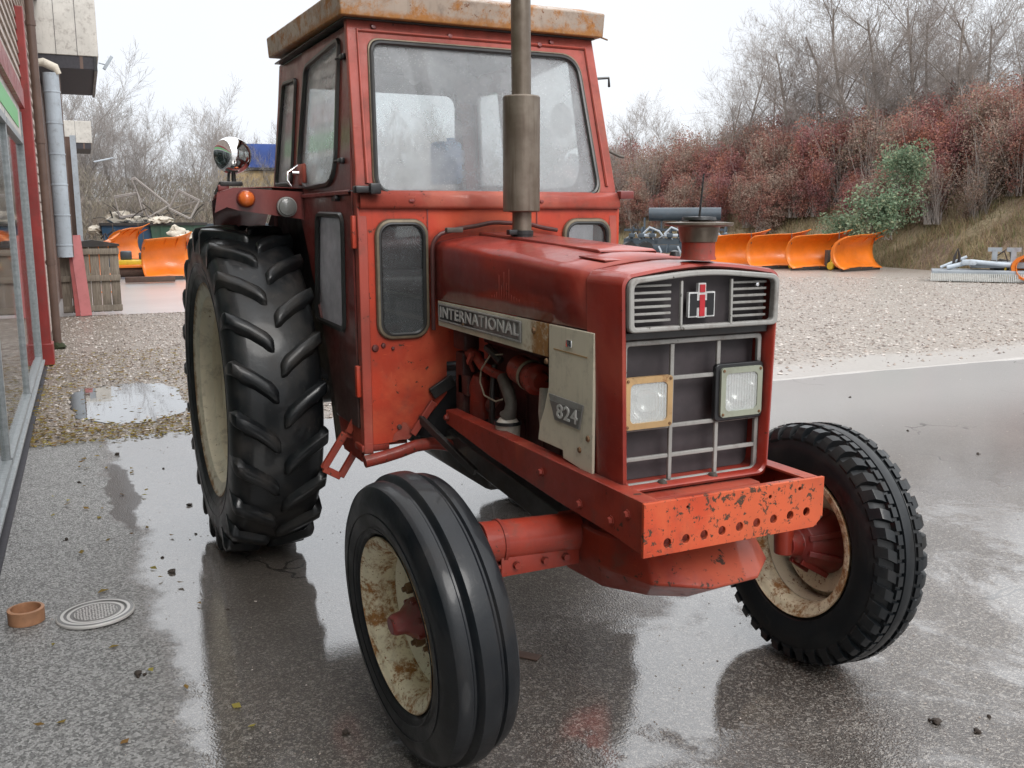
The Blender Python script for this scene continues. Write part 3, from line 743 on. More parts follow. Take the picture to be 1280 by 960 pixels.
# ---------------- side panels
Yp = -.279
b = MB(); b.plate([(1.235, 1.222), (2.185, 1.215), (2.19, 1.322), (1.232, 1.322)], [], SX(Yp), -.006, .003); strip = b.build('side_strip', 'strip_paint', T, bevel=.002)
def m_rust_end():
    pass
b = MB(); b.prism([(2.196, 1.322), (2.476, 1.322), (2.474, .885), (2.440, .888), (2.40, .896), (2.295, .905), (2.292, .930), (2.122, .930), (2.135, .985), (2.165, 1.04), (2.196, 1.12)], SX(Yp), -.006, .004); sp = b.build('side_panel', 'cream_paint', T, bevel=.002)
b = MB(); b.prism([(2.23, 1.245), (2.44, 1.243), (2.44, 1.247), (2.23, 1.249)], SX(Yp - .004), 0, .0012); b.build('panel_seam', 'tan_rust_frame', sp)
b = MB(); b.box((2.33, Yp - .006, 1.275), (.035, .004, .022), bevel=.002); b.build('bare_patch', 'chrome', sp)
for (x, z) in ((1.50, 1.250), (2.09, 1.290), (2.18, 1.20), (2.40, .955), (2.45, 1.0)):
    b = MB(); b.lathe([(0, .008), (.008, .006), (.011, 0)], origin=(x, Yp - .003, z), axis=(0, -1, 0), seg=8); b.build('panel_bolt', 'nut_steel', sp)
# nameplate
b = MB(); b.plate([(1.25, 1.243), (2.0, 1.238), (2.0, 1.312), (1.248, 1.314)], [[(1.262, 1.250), (1.988, 1.245), (1.988, 1.305), (1.260, 1.307)]], SX(Yp - .003), 0, .007); npl = b.build('nameplate', 'grille_silver', strip, bevel=.0015)
b = MB(); b.prism([(1.258, 1.246), (1.60, 1.2435), (1.60, 1.308), (1.256, 1.310)], SX(Yp - .003), 0, .003); b.build('nameplate_field', 'plate_dark', strip)
b = MB(); b.prism([(1.6005, 1.2435), (1.992, 1.241), (1.992, 1.308), (1.6005, 1.308)], SX(Yp - .003), 0, .003); b.build('nameplate_field', 'plate_grey', strip)
def side_matrix(x, y, z, sx=1, sz=1, shear=0):
    m = Matrix(((sx, 0, 0, x), (0, 0, -1, y), (0, sz, 0, z), (0, 0, 0, 1))); return m
text_mesh('INTERNATIONAL', .066, .0012, 'letter_silver', strip, side_matrix(1.622, Yp - .0075, 1.2785, 1.28, .92), bold=.0012, space=1.12)
b = MB(); b.prism([(2.202, 1.100), (2.425, 1.098), (2.402, 1.018), (2.242, 1.020)], SX(Yp - .004), 0, .004); n2 = b.build('number_plate', 'grille_silver', sp, bevel=.001)
b = MB(); b.prism([(2.212, 1.080), (2.415, 1.078), (2.397, 1.023), (2.247, 1.025)], SX(Yp - .008), 0, .0012); b.build('plate_field', 'plate_grey', sp)
text_mesh('824', .062, .0012, 'letter_silver', sp, side_matrix(2.327, Yp - .0102, 1.0515, 1.35, 1), bold=.001, space=1.1)
# left-hand twins of the panels
b = MB(); b.plate([(1.235, 1.222), (2.185, 1.215), (2.19, 1.322), (1.232, 1.322)], [], SX(.279), -.003, .006); b.build('side_strip', 'cream_paint', T)
b = MB(); b.prism([(2.196, 1.322), (2.476, 1.322), (2.474, .885), (2.295, .905), (2.292, .930), (2.122, .930), (2.196, 1.12)], SX(.279), -.004, .006); b.build('side_panel', 'cream_paint', T)

# ---------------- chassis rails and front weight frame
def rail(side):
    b = MB(); y = side * .304
    o = [(1.37, .842), (1.37, .896), (2.797, .896), (2.797, .745), (2.66, .758), (2.3, .770), (1.8, .80)]
    if side > 0: f = lambda u, v, t: Vector((u, y + t, v))
    else: f = lambda u, v, t: Vector((u, y - t, v))
    b.prism(o, f, -.005, .005)
    b.box(((1.37 + 2.79) / 2, y - side * .022, .893), (1.42, .05, .008))
    b.box((1.372, y - side * .03, .866), (.008, .06, .05))
    r_ = b.build('chassis_rail', 'rail_paint', T, bevel=.0015)
    for (x, z) in ((1.385, .868), (2.715, .842), (2.63, .800), (2.20, .84), (2.45, .80)):
        b = MB(); b.lathe([(0, .013), (.010, .013), (.012, .004), (.016, .003), (.016, 0)], origin=(x, y + side * .005, z), axis=(0, side, 0), seg=6); b.build('rail_bolt', 'rail_paint', r_)
rail(-1); rail(1)
holes = []
for i in range(9):
    y = -.240 + i * .0618; z = .778 + i * .0025
    holes.append([(y + .0125 * math.cos(t_), z + .0135 * math.sin(t_)) for t_ in [2 * PI * k / 16 for k in range(16)]])
for (y, z, r_) in ((.115, .862, .006), (.225, .872, .006), (-.175, .872, .0045)):
    holes.append([(y + r_ * math.cos(t_), z + r_ * math.sin(t_)) for t_ in [2 * PI * k / 10 for k in range(10)]])
b = MB(); b.plate([(-.318, .745), (.285, .747), (.318, .775), (.318, .898), (-.318, .898)], holes, FX(2.797), 0, .012)
fp = b.build('front_plate', 'chipped_paint', T, bevel=.0015)
b = MB(); b.box((2.70, 0, .762), (.19, .59, .012)); b.box((2.783, 0, .889), (.02, .60, .010)); b.build('weight_tray', 'rail_paint', T)
b = MB(); b.box((2.56, 0, .82), (.20, .42, .08), bevel=.01); b.build('nose_support', 'rail_paint', T)

# ---------------- front axle
b = MB()
plan_t = [(2.19, -.237), (2.44, -.225), (2.60, -.150), (2.665, -.02), (2.655, .14), (2.57, .27), (2.43, .33), (2.19, .30)]
plan_b = [(2.20, -.215), (2.40, -.195), (2.52, -.110), (2.585, .0), (2.575, .12), (2.50, .24), (2.36, .30), (2.20, .27)]
plan_m = [(2.16, -.237), (2.44, -.228), (2.64, -.170), (2.745, -.03), (2.735, .15), (2.62, .28), (2.40, .345), (2.16, .30)]
b.loft([[Vector((x, y, .497)) for x, y in plan_b], [Vector((x, y, .585)) for x, y in plan_m], [Vector((x - .03, y * .98, .685)) for x, y in plan_t]], closed=True, caps=True)
axb = b.build('axle_bracket', 'axle_paint', T, bevel=.008)
b = MB(); b.prism([(-.14, 0), (-.10, .022), (.02, .030), (.12, .024), (.165, .008), (.10, -.012), (-.02, -.018), (-.10, -.012)], lambda u, v, t: Vector((2.668 - v * 1.1 - 1.6 * max(0, abs(u - .03) - .06) ** 1.3 + t, u + .02, .630 + v * 1.0 + t)), -.02, .003)
b.build('bracket_opening', 'dark_metal', axb)
b = MB(); b.tube([(2.262, -.215, .640), (2.262, -.560, .655)], .066, 28)
b.box((2.262, -.40, .585), (.10, .36, .012)); ax1 = b.build('axle_tube', 'axle_paint', T, bevel=.002)
b = MB(); b.lathe([(.06, 0), (.0705, 0), (.0705, .012), (.06, .012)], origin=(2.262, -.50, .652), axis=(0, 1, 0), seg=28, closed=True); b.build('clamp_ring', 'rail_paint', ax1)
b = MB(); b.box((2.31, -.37, .588), (.012, .28, .07), bevel=.003); b.build('clamp_flange', 'axle_paint', ax1)
for y in (-.285, -.46, -.36):
    b = MB(); b.lathe([(0, .016), (.011, .016), (.013, 0)], origin=(2.315, y, .586), axis=(1, 0, 0), seg=6); b.build('clamp_bolt', 'rail_paint', ax1)
b = MB(); b.tube([(2.262, .22, .60), (2.262, .60, .615)], .060, 24); b.build('axle_tube', 'axle_paint', T)
for s_, yk, zz in ((-1, -.60, .655), (1, .66, .61)):
    b = MB(); b.tube([(2.262, yk, zz + .07), (2.262, yk * 1.02, .43)], .036, 18); b.tube([(2.262, yk * 1.01, .455), (2.262, yk + s_ * .12, .45)], .032, 16)
    b.lathe([(0, .06), (.045, .055), (.05, 0), (.03, -.02)], origin=(2.262, yk, zz - .03), seg=18)
    kn = b.build('steering_knuckle', 'axle_paint', T)
    b = MB(); b.bar((2.24, yk, .53), (2.02, yk - s_ * .03, .52), .035, .02); b.build('steering_arm', 'dark_metal', kn)
b = MB(); b.tube([(2.03, -.62, .50), (2.05, 0, .49), (2.03, .62, .48)], .014, 10); b.build('track_rod', 'dark_metal', T)

# ---------------- engine and running gear
b = MB()
b.box((1.78, 0, .98), (.86, .24, .42), bevel=.015); b.box((1.78, 0, .74), (.80, .20, .16), bevel=.02); b.box((1.78, 0, 1.22), (.74, .18, .09), bevel=.02)
for i in range(6): b.box((1.46 + i * .13, -.122, .90), (.02, .012, .20))
eng = b.build('engine_block', 'engine_red', T)
b = MB(); b.box((1.0, 0, .72), (.9, .34, .34), bevel=.04); b.box((.35, 0, .78), (.7, .42, .40), bevel=.05); b.tube([(0, -.62, .812), (0, .62, .812)], .11, 20); b.build('transmission', 'dark_metal', T, bevel=.004)
b = MB(); b.bar((.95, -.19, .73), (2.20, -.20, .635), .05, .085); b.bar((.95, .19, .73), (2.20, .20, .635), .05, .085); b.build('side_beam', 'dark_metal', T, bevel=.004)
b = MB(); b.box((2.28, 0, .72), (.36, .36, .10), bevel=.02); b.box((2.35, 0, 1.05), (.09, .46, .42), bevel=.01); b.build('radiator', 'black_metal', T)
def epart(name, mat, fn, bevel=.002):
    b = MB(); fn(b); return b.build(name, mat, eng, bevel=bevel)
epart('oil_filter', 'rail_paint', lambda b: b.lathe([(0, 0), (.045, 0), (.052, .006), (.052, .14), (.056, .145), (.056, .165), (.04, .17), (.03, .19), (0, .19)], origin=(1.78, -.185, 1.115), axis=(1, -.03, -.12), seg=28), 0)
epart('filter_clamp', 'wire_beige', lambda b: b.lathe([(.054, .10), (.057, .10), (.057, .115), (.054, .115)], origin=(1.78, -.185, 1.115), axis=(1, -.03, -.12), seg=28, closed=True), 0)
epart('fuel_bowl', 'bowl_white', lambda b: b.lathe([(0, -.085), (.035, -.085), (.044, -.07), (.046, 0), (.03, .02), (.0, .03)], origin=(1.79, -.235, .915), seg=24), 0)
epart('bowl_ring', 'black_metal', lambda b: b.lathe([(.046, -.004), (.051, -.004), (.051, .008), (.046, .008)], origin=(1.79, -.235, .917), seg=24, closed=True), 0)
epart('water_pipe', 'scrap_steel', lambda b: b.tube([(1.62, -.15, 1.05), (1.68, -.20, 1.06), (1.77, -.22, 1.02), (1.80, -.225, .99), (1.80, -.23, .96), (1.79, -.235, .94)], [.022, .024, .024, .022, .024, .034], 14))
epart('inlet_pipe', 'rail_paint', lambda b: b.tube([(1.26, -.17, 1.125), (1.38, -.20, 1.12), (1.46, -.21, 1.115), (1.52, -.215, 1.09), (1.60, -.20, 1.07), (1.66, -.18, 1.06)], [.02, .026, .02, .02, .018, .018], 12))
epart('pipe_bracket', 'cab_frame_paint', lambda b: (b.bar((1.47, -.235, 1.13), (1.43, -.235, 1.09), .016, .02), b.bar((1.44, -.235, 1.10), (1.40, -.2, 1.05), .014, .014)))
epart('starter_motor', 'rail_paint', lambda b: (b.lathe([(0, 0), (.04, 0), (.045, .01), (.045, .15), (.03, .18), (0, .18)], origin=(1.40, -.17, .86), axis=(.15, -.05, 1), seg=20), b.box((1.39, -.2, .98), (.05, .05, .05), bevel=.01)))
epart('fuel_line', 'wire_beige', lambda b: b.tube([(1.72, -.22, 1.16), (1.66, -.245, 1.15), (1.61, -.26, 1.09), (1.60, -.26, 1.04), (1.64, -.26, .995), (1.72, -.25, .985), (1.76, -.24, 1.0)], .0038, 6))
epart('hose', 'hose_rubber', lambda b: b.tube([(1.58, -.19, 1.10), (1.60, -.21, 1.0), (1.62, -.22, .90), (1.60, -.2, .80)], .012, 8))
epart('hose', 'hose_rubber', lambda b: b.tube([(1.60, -.23, 1.17), (1.66, -.235, 1.16), (1.70, -.22, 1.13)], .016, 8))
epart('injection_pump', 'engine_red', lambda b: (b.box((1.62, -.16, .86), (.20, .07, .10), bevel=.01), b.lathe([(0, 0), (.035, 0), (.035, .1), (0, .1)], origin=(1.52, -.17, .93), axis=(1, 0, 0), seg=16)))
epart('breather_pipe', 'bowl_white', lambda b: b.tube([(2.02, -.20, 1.08), (2.03, -.21, 1.0), (2.03, -.2, .9)], .022, 12))
epart('manifold', 'engine_red', lambda b: (b.box((1.70, -.15, 1.20), (.5, .06, .06), bevel=.01), b.box((1.33, -.2, 1.17), (.12, .07, .08), bevel=.01)))
epart('engine_plate', 'engine_red', lambda b: (b.box((1.32, -.18, .98), (.08, .10, .28), bevel=.01), b.box((1.36, -.22, .99), (.10, .02, .08), bevel=.004)))

# ---------------- exhaust and air intake
b = MB(); b.tube([(1.511, -.038, 1.585), (1.511, -.038, 1.70)], .0375, 28); b.tube([(1.511, -.040, 2.09), (1.511, -.046, 3.0)], .0375, 28)
ex = b.build('exhaust_pipe', 'exhaust', T)
b = MB(); b.lathe([(.036, -.003), (.068, 0), (.071, .003), (.071, .425), (.068, .43), (.036, .433)], origin=(1.511, -.040, 1.678), seg=40); b.build('muffler', 'exhaust', ex, smooth=30)
b = MB(); b.lathe([(.034, 0), (.043, 0), (.043, .034), (.045, .036), (.045, .05), (.039, .052)], origin=(1.511, -.038, 1.555), seg=28); b.box((1.53, -.09, 1.60), (.03, .035, .02), bevel=.003); b.build('clamp', 'black_metal', ex)
b = MB(); b.lathe([(.052, 0), (.051, .005), (.048, .012), (.048, .055)], origin=(2.646, 0, 1.535), seg=32)
ai = b.build('air_intake', 'rail_paint', T); ai.location.x = -.06
b = MB(); b.lathe([(.049, .05), (.052, .052), (.060, .092), (.062, .094), (.095, .097), (.099, .100), (.099, .106), (.03, .110), (.028, .118), (0, .119)], origin=(2.646, 0, 1.535), seg=40); b.build('intake_cap', 'exhaust', ai)
b = MB(); b.lathe([(.03, .112), (.05, .114), (.048, .122), (.0, .124)], origin=(2.646, .0, 1.535), seg=24); b.tube([(2.646, 0, 1.65), (2.646, .012, 1.78)], [.0035, .0022], 6); b.build('aerial', 'black_plastic', ai)

# ---------------- cab
Yh = .59
def yside(z): return Yh if z < 1.76 else Yh - (z - 1.76) * .09
def xfront(z): return 1.18 if z < 1.70 else 1.165 - (z - 1.76) * .265
# lower front bulkhead
fl = rrect(-.515, 1.178, -.312, 1.640, .055)
fr = rrect(.335, 1.178, .555, 1.640, .055)
b = MB()
b.plate([(-.585, 1.715), (-.585, .735), (-.46, .738), (-.375, .765), (-.28, .865), (-.225, .925), (-.225, 1.06), (.225, 1.06), (.225, .925), (.27, .865), (.365, .735), (.42, .70), (.60, .695), (.60, 1.715)], [fl, fr], FX(1.172), -.004, .004)
bh = b.build('bulkhead', 'cab_paint', T, bevel=.001)
for lp in (fl, fr):
    b = MB(); b.tube([(1.182, u, v) for u, v in lp], .012, 8, closed=True); b.build('window_seal', 'seal_brass', bh)
    b = MB(); cu = sum(u for u, v in lp) / len(lp); cv = sum(v for u, v in lp) / len(lp)
    b.tube([(1.186, cu + (u - cu) * .93, cv + (v - cv) * .965) for u, v in lp], .009, 8, closed=True); b.build('window_seal', 'seal_rubber', bh)
    b = MB(); b.prism(lp, FX(1.174), -.001, .003); b.build('window', 'lower_glass', bh)
for (y0, z0, y1, z1) in ((-.30, 1.70, -.30, 1.58), (-.57, 1.20, -.57, .8), (.20, 1.71, .20, 1.62)):
    b = MB(); b.bar((1.177, y0, z0), (1.177, y1, z1), .004, .004, (1, 0, 0)); b.build('panel_joint', 'shaded_red_paint', bh)
b = MB(); b.bar((1.186, -.386, .765), (1.186, -.288, .895), .028, .012, (1, 0, 0)); b.build('corner_strip', 'cab_frame_paint', bh, bevel=.002)
b = MB(); b.prism([(-.47, .745), (-.40, .745), (-.375, .768), (-.395, .785), (-.41, .815), (-.425, .82), (-.44, .79), (-.465, .77)], FX(1.1765), 0, .0012); b.build('primer_patch', 'cab_frame_paint', bh, smooth=0)
for (y, z, r_) in ((-.50, 1.145, .011), (-.535, 1.135, .016), (-.46, 1.13, .008), (-.44, .80, .012), (-.33, .84, .01)):
    b = MB(); b.lathe([(0, .010), (r_ * .7, .008), (r_, 0)], origin=(1.176, y, z), axis=(1, 0, 0), seg=10); b.build('bulkhead_bolt', 'shaded_red_paint', bh)
# ledge under the windscreen
b = MB(); b.loft([[Vector((x, -.585, z)) , Vector((x, .605, z))] for x, z in ((1.170, 1.690), (1.192, 1.694), (1.196, 1.704), (1.194, 1.742), (1.180, 1.760), (1.150, 1.764))]); b.build('windscreen_ledge', 'cab_frame_paint', T, solid=.004)
for y, rr_ in ((-.38, .006), (-.37, .007), (.12, .006), (.21, .006), (.215, .006)):
    b = MB(); b.lathe([(0, .01), (rr_, .008), (rr_, 0)], origin=(1.195, y, 1.722), axis=(1, 0, 0), seg=8); b.build('ledge_bolt', 'shaded_red_paint', bh)
# windscreen frame, slanted plane
def WS(u, v, t):
    z = v; return Vector((xfront(max(z, 1.7601)) + t, u, z))
wl = rpoly([(-.512, 1.752), (.512, 1.752), (.478, 2.352), (-.468, 2.352)], [.075, .07, .09, .045], 8)
b = MB(); b.plate([(-.590, 1.755), (-.560, 2.440), (.572, 2.440), (.602, 1.755), (.602, 1.735), (-.590, 1.735)], [wl], WS, -.03, .004)
wf = b.build('windscreen_frame', 'cab_frame_paint', T, bevel=.004)
b = MB(); b.tube([WS(u, v, .008) for u, v in wl], .011, 8, closed=True); b.build('window_seal', 'seal_rubber', wf)
b = MB(); b.tube([WS(u * 1.018, 2.05 + (v - 2.05) * 1.035, .007) for u, v in wl], .006, 6, closed=True); b.build('window_seal', 'seal_brass', wf)
b = MB(); b.prism(wl, WS, -.004, .001); b.build('windscreen', 'cab_glass', wf)
# raised bead round the frame
bl = [(-.545, 1.79), (-.520, 2.395), (.528, 2.395), (.556, 1.79)]
b = MB(); b.tube([WS(*bl[0], .006), WS(*bl[1], .006), WS(*bl[2], .006), WS(*bl[3], .006)], .008, 6); b.build('frame_bead', 'cab_frame_paint', wf)
for (u, v) in ((-.45, 2.412), (-.12, 2.40), (.30, 2.395), (.36, 2.41)):
    b = MB(); p = WS(u, v, .004); b.lathe([(0, .012), (.01, .010), (.013, 0)], origin=p, axis=(1, 0, .2), seg=8); b.build('frame_bolt', 'shaded_red_paint', wf)
# corner posts
for s_ in (-1, 1):
    b = MB(); yo = .006 if s_ > 0 else 0
    b.loft([[Vector((xfront(z) + dx, s_ * (yside(z) + dy) + yo, z)) for dx, dy in ((-.045, .004), (.002, .004), (.002, -.035), (-.045, -.035))] for z in (.70, 1.60, 1.761, 2.10, 2.44)], closed=True, caps=True)
    b.build('corner_post', 'cab_frame_paint', T, bevel=.003)
    b = MB(); b.loft([[Vector((xr_ + dx, s_ * (yside(z) + dy) + yo, z)) for dx, dy in ((-.03, 0), (.04, 0), (.04, -.09), (-.03, -.09))] for z, xr_ in ((1.0, -.33), (1.761, -.33), (2.44, -.30))], closed=True, caps=True)
    b.build('rear_post', 'shaded_red_paint', T, bevel=.003)
# side walls
w1 = rpoly([(-.270, 1.825), (.075, 1.820), (.065, 2.318), (-.215, 2.330)], .035)
w2_ = rpoly([(.245, 1.90), (.40, 1.790), (.90, 1.800), (.845, 2.385), (.285, 2.345)], [.05, .06, .14, .05, .05])
w3 = rpoly([(.53, 1.20), (.985, 1.19), (1.005, 1.665), (.60, 1.672)], .05)
def side_wall(s_):
    def SW(u, v, t): return Vector((u, s_ * (yside(v) + t) + (.006 if s_ > 0 else 0), v))
    b = MB()
    b.plate([(-.33, 1.30), (-.33, 1.762), (-.30, 2.435), (.17, 2.435), (.155, 1.762), (.165, 1.30)], [w1], SW, -.012, 0) if False else b.plate([(-.33, 1.762), (-.30, 2.435), (.165, 2.435), (.150, 1.762)], [w1], SW, -.012, 0)
    q = b.build('side_frame', 'shaded_red_paint', T, bevel=.002)
    b = MB(); b.tube([SW(u, v, .003) for u, v in w1], .011, 6, closed=True); b.build('window_seal', 'seal_rubber', q)
    b = MB(); b.prism(w1, SW, -.008, -.004); b.build('window', 'side_glass', q)
    # door
    b = MB()
    def DW(u, v, t): return SW(u, v, t + .004)
    b.plate([(.175, 1.764), (.185, 2.425), (.955, 2.425), (1.120, 1.764)], [w2_], DW, -.018, .006)
    b.plate([(.20, 1.760), (1.125, 1.760), (1.125, .80), (.80, .80), (.66, 1.10), (.50, 1.34), (.34, 1.58)], [w3], DW, -.018, .006)
    d = b.build('door', 'shaded_red_paint', T, bevel=.003)
    for w_ in (w2_, w3):
        b = MB(); b.tube([DW(u, v, .008) for u, v in w_], .013, 6, closed=True); b.build('window_seal', 'seal_rubber', d)
        b = MB(); b.prism(w_, DW, -.008, -.004); b.build('window', 'side_glass' if w_ is w2_ else 'fog_glass', d)
    b = MB(); b.loft([[DW(u, 1.755 + dz, t_) for u in (.20, .5, .8, 1.12)] for dz, t_ in ((-.012, .007), (-.006, .018), (.006, .018), (.012, .007))]); b.build('door_rib', 'shaded_red_paint', d)
    for z in (1.62, 1.52, .98, .93):
        pass
    for z in (1.60, 1.00):
        b = MB(); b.box((1.150, s_ * (Yh + .012), z), (.03, .022, .13), bevel=.006); b.build('hinge', 'cab_paint', d)
    for (x, z) in ((.93, 2.30), (.99, 1.885)):
        b = MB(); yy = s_ * (yside(z) + .02); b.box((x, yy, z), (.05, .02, .022), bevel=.005); b.tube([(x, yy, z), (x - .055, yy + s_ * .012, z - .002)], .006, 8); b.build('window_catch', 'black_plastic', d)
    b = MB(); yy = s_ * (Yh + .01)
    b.tube([(.27, yy, 1.90), (.265, yy + s_ * .05, 1.865), (.285, yy + s_ * .055, 1.825), (.315, yy + s_ * .045, 1.80)], [.004, .008, .008, .004], 10); b.tube([(.31, yy - s_ * .01, 1.862), (.30, yy + s_ * .035, 1.865)], .010, 12); b.build('door_handle', 'chrome', d)
    b = MB(); b.box((.33, yy - s_ * .002, 1.855), (.12, .02, .10), bevel=.012); b.build('lock_box', 'cab_frame_paint', d)
    b = MB(); b.box((.90, yy, 1.735), (.10, .014, .02), bevel=.004); b.tube([(.95, yy, 1.735), (.95, yy + s_ * .02, 1.735)], .012, 8); b.build('door_clip', 'black_metal', d)
m_glass('fog_glass', .88, refl=.7, fogcol=(.95, .91, .95), dropd=.3)
side_wall(-1); side_wall(1)
# dark lower skirt and inner fender
for s_ in (-1, 1):
    b = MB(); y = s_ * .575
    arc = [(.355 + .0, 1.765), (.46, 1.55), (.62, 1.25), (.74, 1.0), (.83, .80), (.86, .66)]
    b.prism([(-.78, 1.0), (-.74, 1.35), (-.55, 1.62), (-.3, 1.76)] + arc + [(.70, .66), (.60, .95), (.3, 1.0)], (lambda u, v, t, y=y: Vector((u, y + t, v))), -.006, .006)
    b.build('inner_fender', 'black_metal', T)
    b = MB(); b.prism([(.80, .80), (1.14, .80), (1.14, .66), (.88, .66)], (lambda u, v, t, y=y: Vector((u, s_ * .588 + t, v))), -.006, .006); b.build('door_sill', 'rail_paint', T)
    # fender top
    path = [(-.86, 1.12), (-.82, 1.36), (-.68, 1.60), (-.48, 1.745), (-.2, 1.79), (.1, 1.795), (.34, 1.790)]
    yo, yi = s_ * 1.005, s_ * .575
    b = MB(); b.loft([[Vector((x, yi, z)), Vector((x, s_ * .75, z + .006)), Vector((x, s_ * (w_ - .08), z)), Vector((x, s_ * (w_ - .015), z - .02)), Vector((x, s_ * w_, z - .05))] for (x, z), w_ in zip(path, (.80, .82, .85, .885, .93, .97, 1.0))]); fe = b.build('fender', 'shaded_red_paint', T, solid=.004)
    b = MB()     # front lip
    b.prism([(s_ * .990, 1.765), (s_ * .915, 1.792), (s_ * .60, 1.775), (s_ * .575, 1.74), (s_ * .575, 1.645), (s_ * .90, 1.690), (s_ * .950, 1.705), (s_ * 1.004, 1.68)], FX(.345), -.003, .003)
    b.build('fender_lip', 'shaded_red_paint', fe, smooth=0)
    b = MB(); b.lathe([(.036, 0), (.040, .006), (.040, .018), (.036, .020)], origin=(.348, s_ * .865, 1.742), axis=(1, 0, 0), seg=24); b.build('lamp_base', 'rail_paint', fe)
    b = MB(); b.lathe([(.036, .016), (.035, .030), (.028, .044), (.012, .052), (0, .054)], origin=(.348, s_ * .865, 1.742), axis=(1, 0, 0), seg=24); b.build('indicator_lamp', 'amber_lens', fe)
    b = MB(); b.lathe([(.040, 0), (.046, .004), (.046, .022), (.040, .026)], origin=(.348, s_ * .682, 1.706), axis=(1, 0, 0), seg=28); b.build('lamp_base', 'grille_silver', fe)
    b = MB(); b.lathe([(.040, .022), (.038, .032), (.02, .040), (0, .042)], origin=(.348, s_ * .682, 1.706), axis=(1, 0, 0), seg=24); b.build('marker_lamp', 'marker_lens', fe)
    # chrome work lamp on a stalk
    b = MB(); lo = Vector((.30, s_ * .905, 1.936)); b.lathe([(0, .080), (.03, .076), (.055, .062), (.072, .042), (.081, .016), (.084, -.008), (.082, -.022), (.076, -.026)], origin=lo, axis=(.93, -s_ * .30, .0), seg=40)
    wl_ = b.build('work_lamp', 'chrome', T)
    b = MB(); b.lathe([(.076, -.024), (.05, -.034), (0, -.038)], origin=lo, axis=(.93, -s_ * .30, 0), seg=32); b.build('lens', 'lens', wl_)
    b = MB(); b.tube([lo + Vector((.0, 0, -.076)), (.30, s_ * .905, 1.81)], .010, 10); b.tube([lo + Vector((0, s_ * .02, -.07)), (.30, s_ * .93, 1.81)], .006, 8); b.box((.30, s_ * .92, 1.81), (.05, .10, .02), bevel=.004); b.tube([(.30, s_ * .96, 1.815), (.29, s_ * .985, 1.76)], .012, 8); b.build('lamp_stalk', 'dark_metal', wl_)
    b = MB(); b.box((.305, s_ * .955, 1.79), (.03, .05, .03), bevel=.005); b.build('lamp_bracket', 'shaded_red_paint', wl_)
# black boxes at the windscreen corners
b = MB(); b.box((1.205, -.575, 1.765), (.05, .075, .028), bevel=.006); b.box((1.225, -.535, 1.768), (.035, .045, .042), bevel=.006); b.build('corner_lamp', 'black_plastic', T)
b = MB(); b.box((1.19, .635, 1.752), (.04, .07, .036), bevel=.005); b.build('corner_bracket', 'shaded_red_paint', T)
b = MB(); b.box((1.165, .605, 1.62), (.025, .02, .24), bevel=.006); b.build('door_edge', 'cab_paint', T)
# far mirror and little brackets
b = MB(); b.tube([(1.0, .58, 2.27), (1.02, .645, 2.275), (1.0, .66, 2.24)], .006, 8); b.build('mirror_arm', 'black_plastic', T)
b = MB(); b.tube([(1.09, .60, 1.95), (1.10, .66, 1.925), (1.10, .68, 1.922)], .006, 8); b.build('grab_hook', 'scrap_steel', T)
b = MB(); q = Matrix.Rotation(R(70), 3, 'Z'); b.lathe([(0, .01), (.07, .008), (.085, 0), (.07, -.012), (0, -.015)], origin=(.55, .66, 2.13), axis=(1, .4, 0), seg=28); b.tube([(.55, .66, 2.13), (.60, .60, 2.10)], .007, 8); b.build('side_mirror', 'black_plastic', T)
# rear wall with window
b = MB(); rwn = rrect(-.46, 1.80, .455, 2.33, .06)
b.plate([(-.585, 1.762), (-.53, 2.435), (.53, 2.435), (.59, 1.762)], [rwn], FX(-.33), -.01, 0); rw_ = b.build('rear_frame', 'lining_grey', T)
b = MB(); b.prism(rwn, FX(-.336), 0, .003); b.build('rear_window', 'lower_glass', rw_)
b = MB(); b.prism([(-.585, .85), (.59, .85), (.59, 1.76), (-.585, 1.76)], FX(-.33), -.006, 0); b.box((.2, 0, .90), (1.05, 1.14, .02)); b.build('cab_floor', 'black_metal', T)
b = MB(); b.prism([(-.32, -.53), (.97, -.53), (.97, .53), (-.32, .53)], lambda u, v, t: Vector((u, v, 2.425 + t)), 0, .006); b.build('cab_lining', 'lining_grey', T)
# roof
b = MB()
def roof_ring(z, e): return [Vector((1.045 + e, -.598 - e, z)), Vector((1.045 + e, .598 + e, z)), Vector((-.275 - e, .598 + e, z + .02)), Vector((-.275 - e, -.598 - e, z + .02))]
b.loft([roof_ring(2.442, -.012), roof_ring(2.440, .0), roof_ring(2.540, .006), [Vector((.98, -.53, 2.565)), Vector((.98, .53, 2.565)), Vector((-.2, .53, 2.577)), Vector((-.2, -.53, 2.577))]], closed=True, caps=True)
rf = b.build('roof', 'roof_paint', T, bevel=.006)
b = MB(); b.prism([(-.29, -.565), (1.01, -.575), (1.01, .575), (-.29, .565)], lambda u, v, t: Vector((u, v, 2.427 + t)), .008, .014); b.build('roof_gutter', 'dark_metal', rf)
b = MB(); b.tube([(1.03, .58, 2.446), (1.03, .60, 2.443), (1.02, .635, 2.438)], .004, 6); b.build('roof_screw', 'nut_steel', rf)
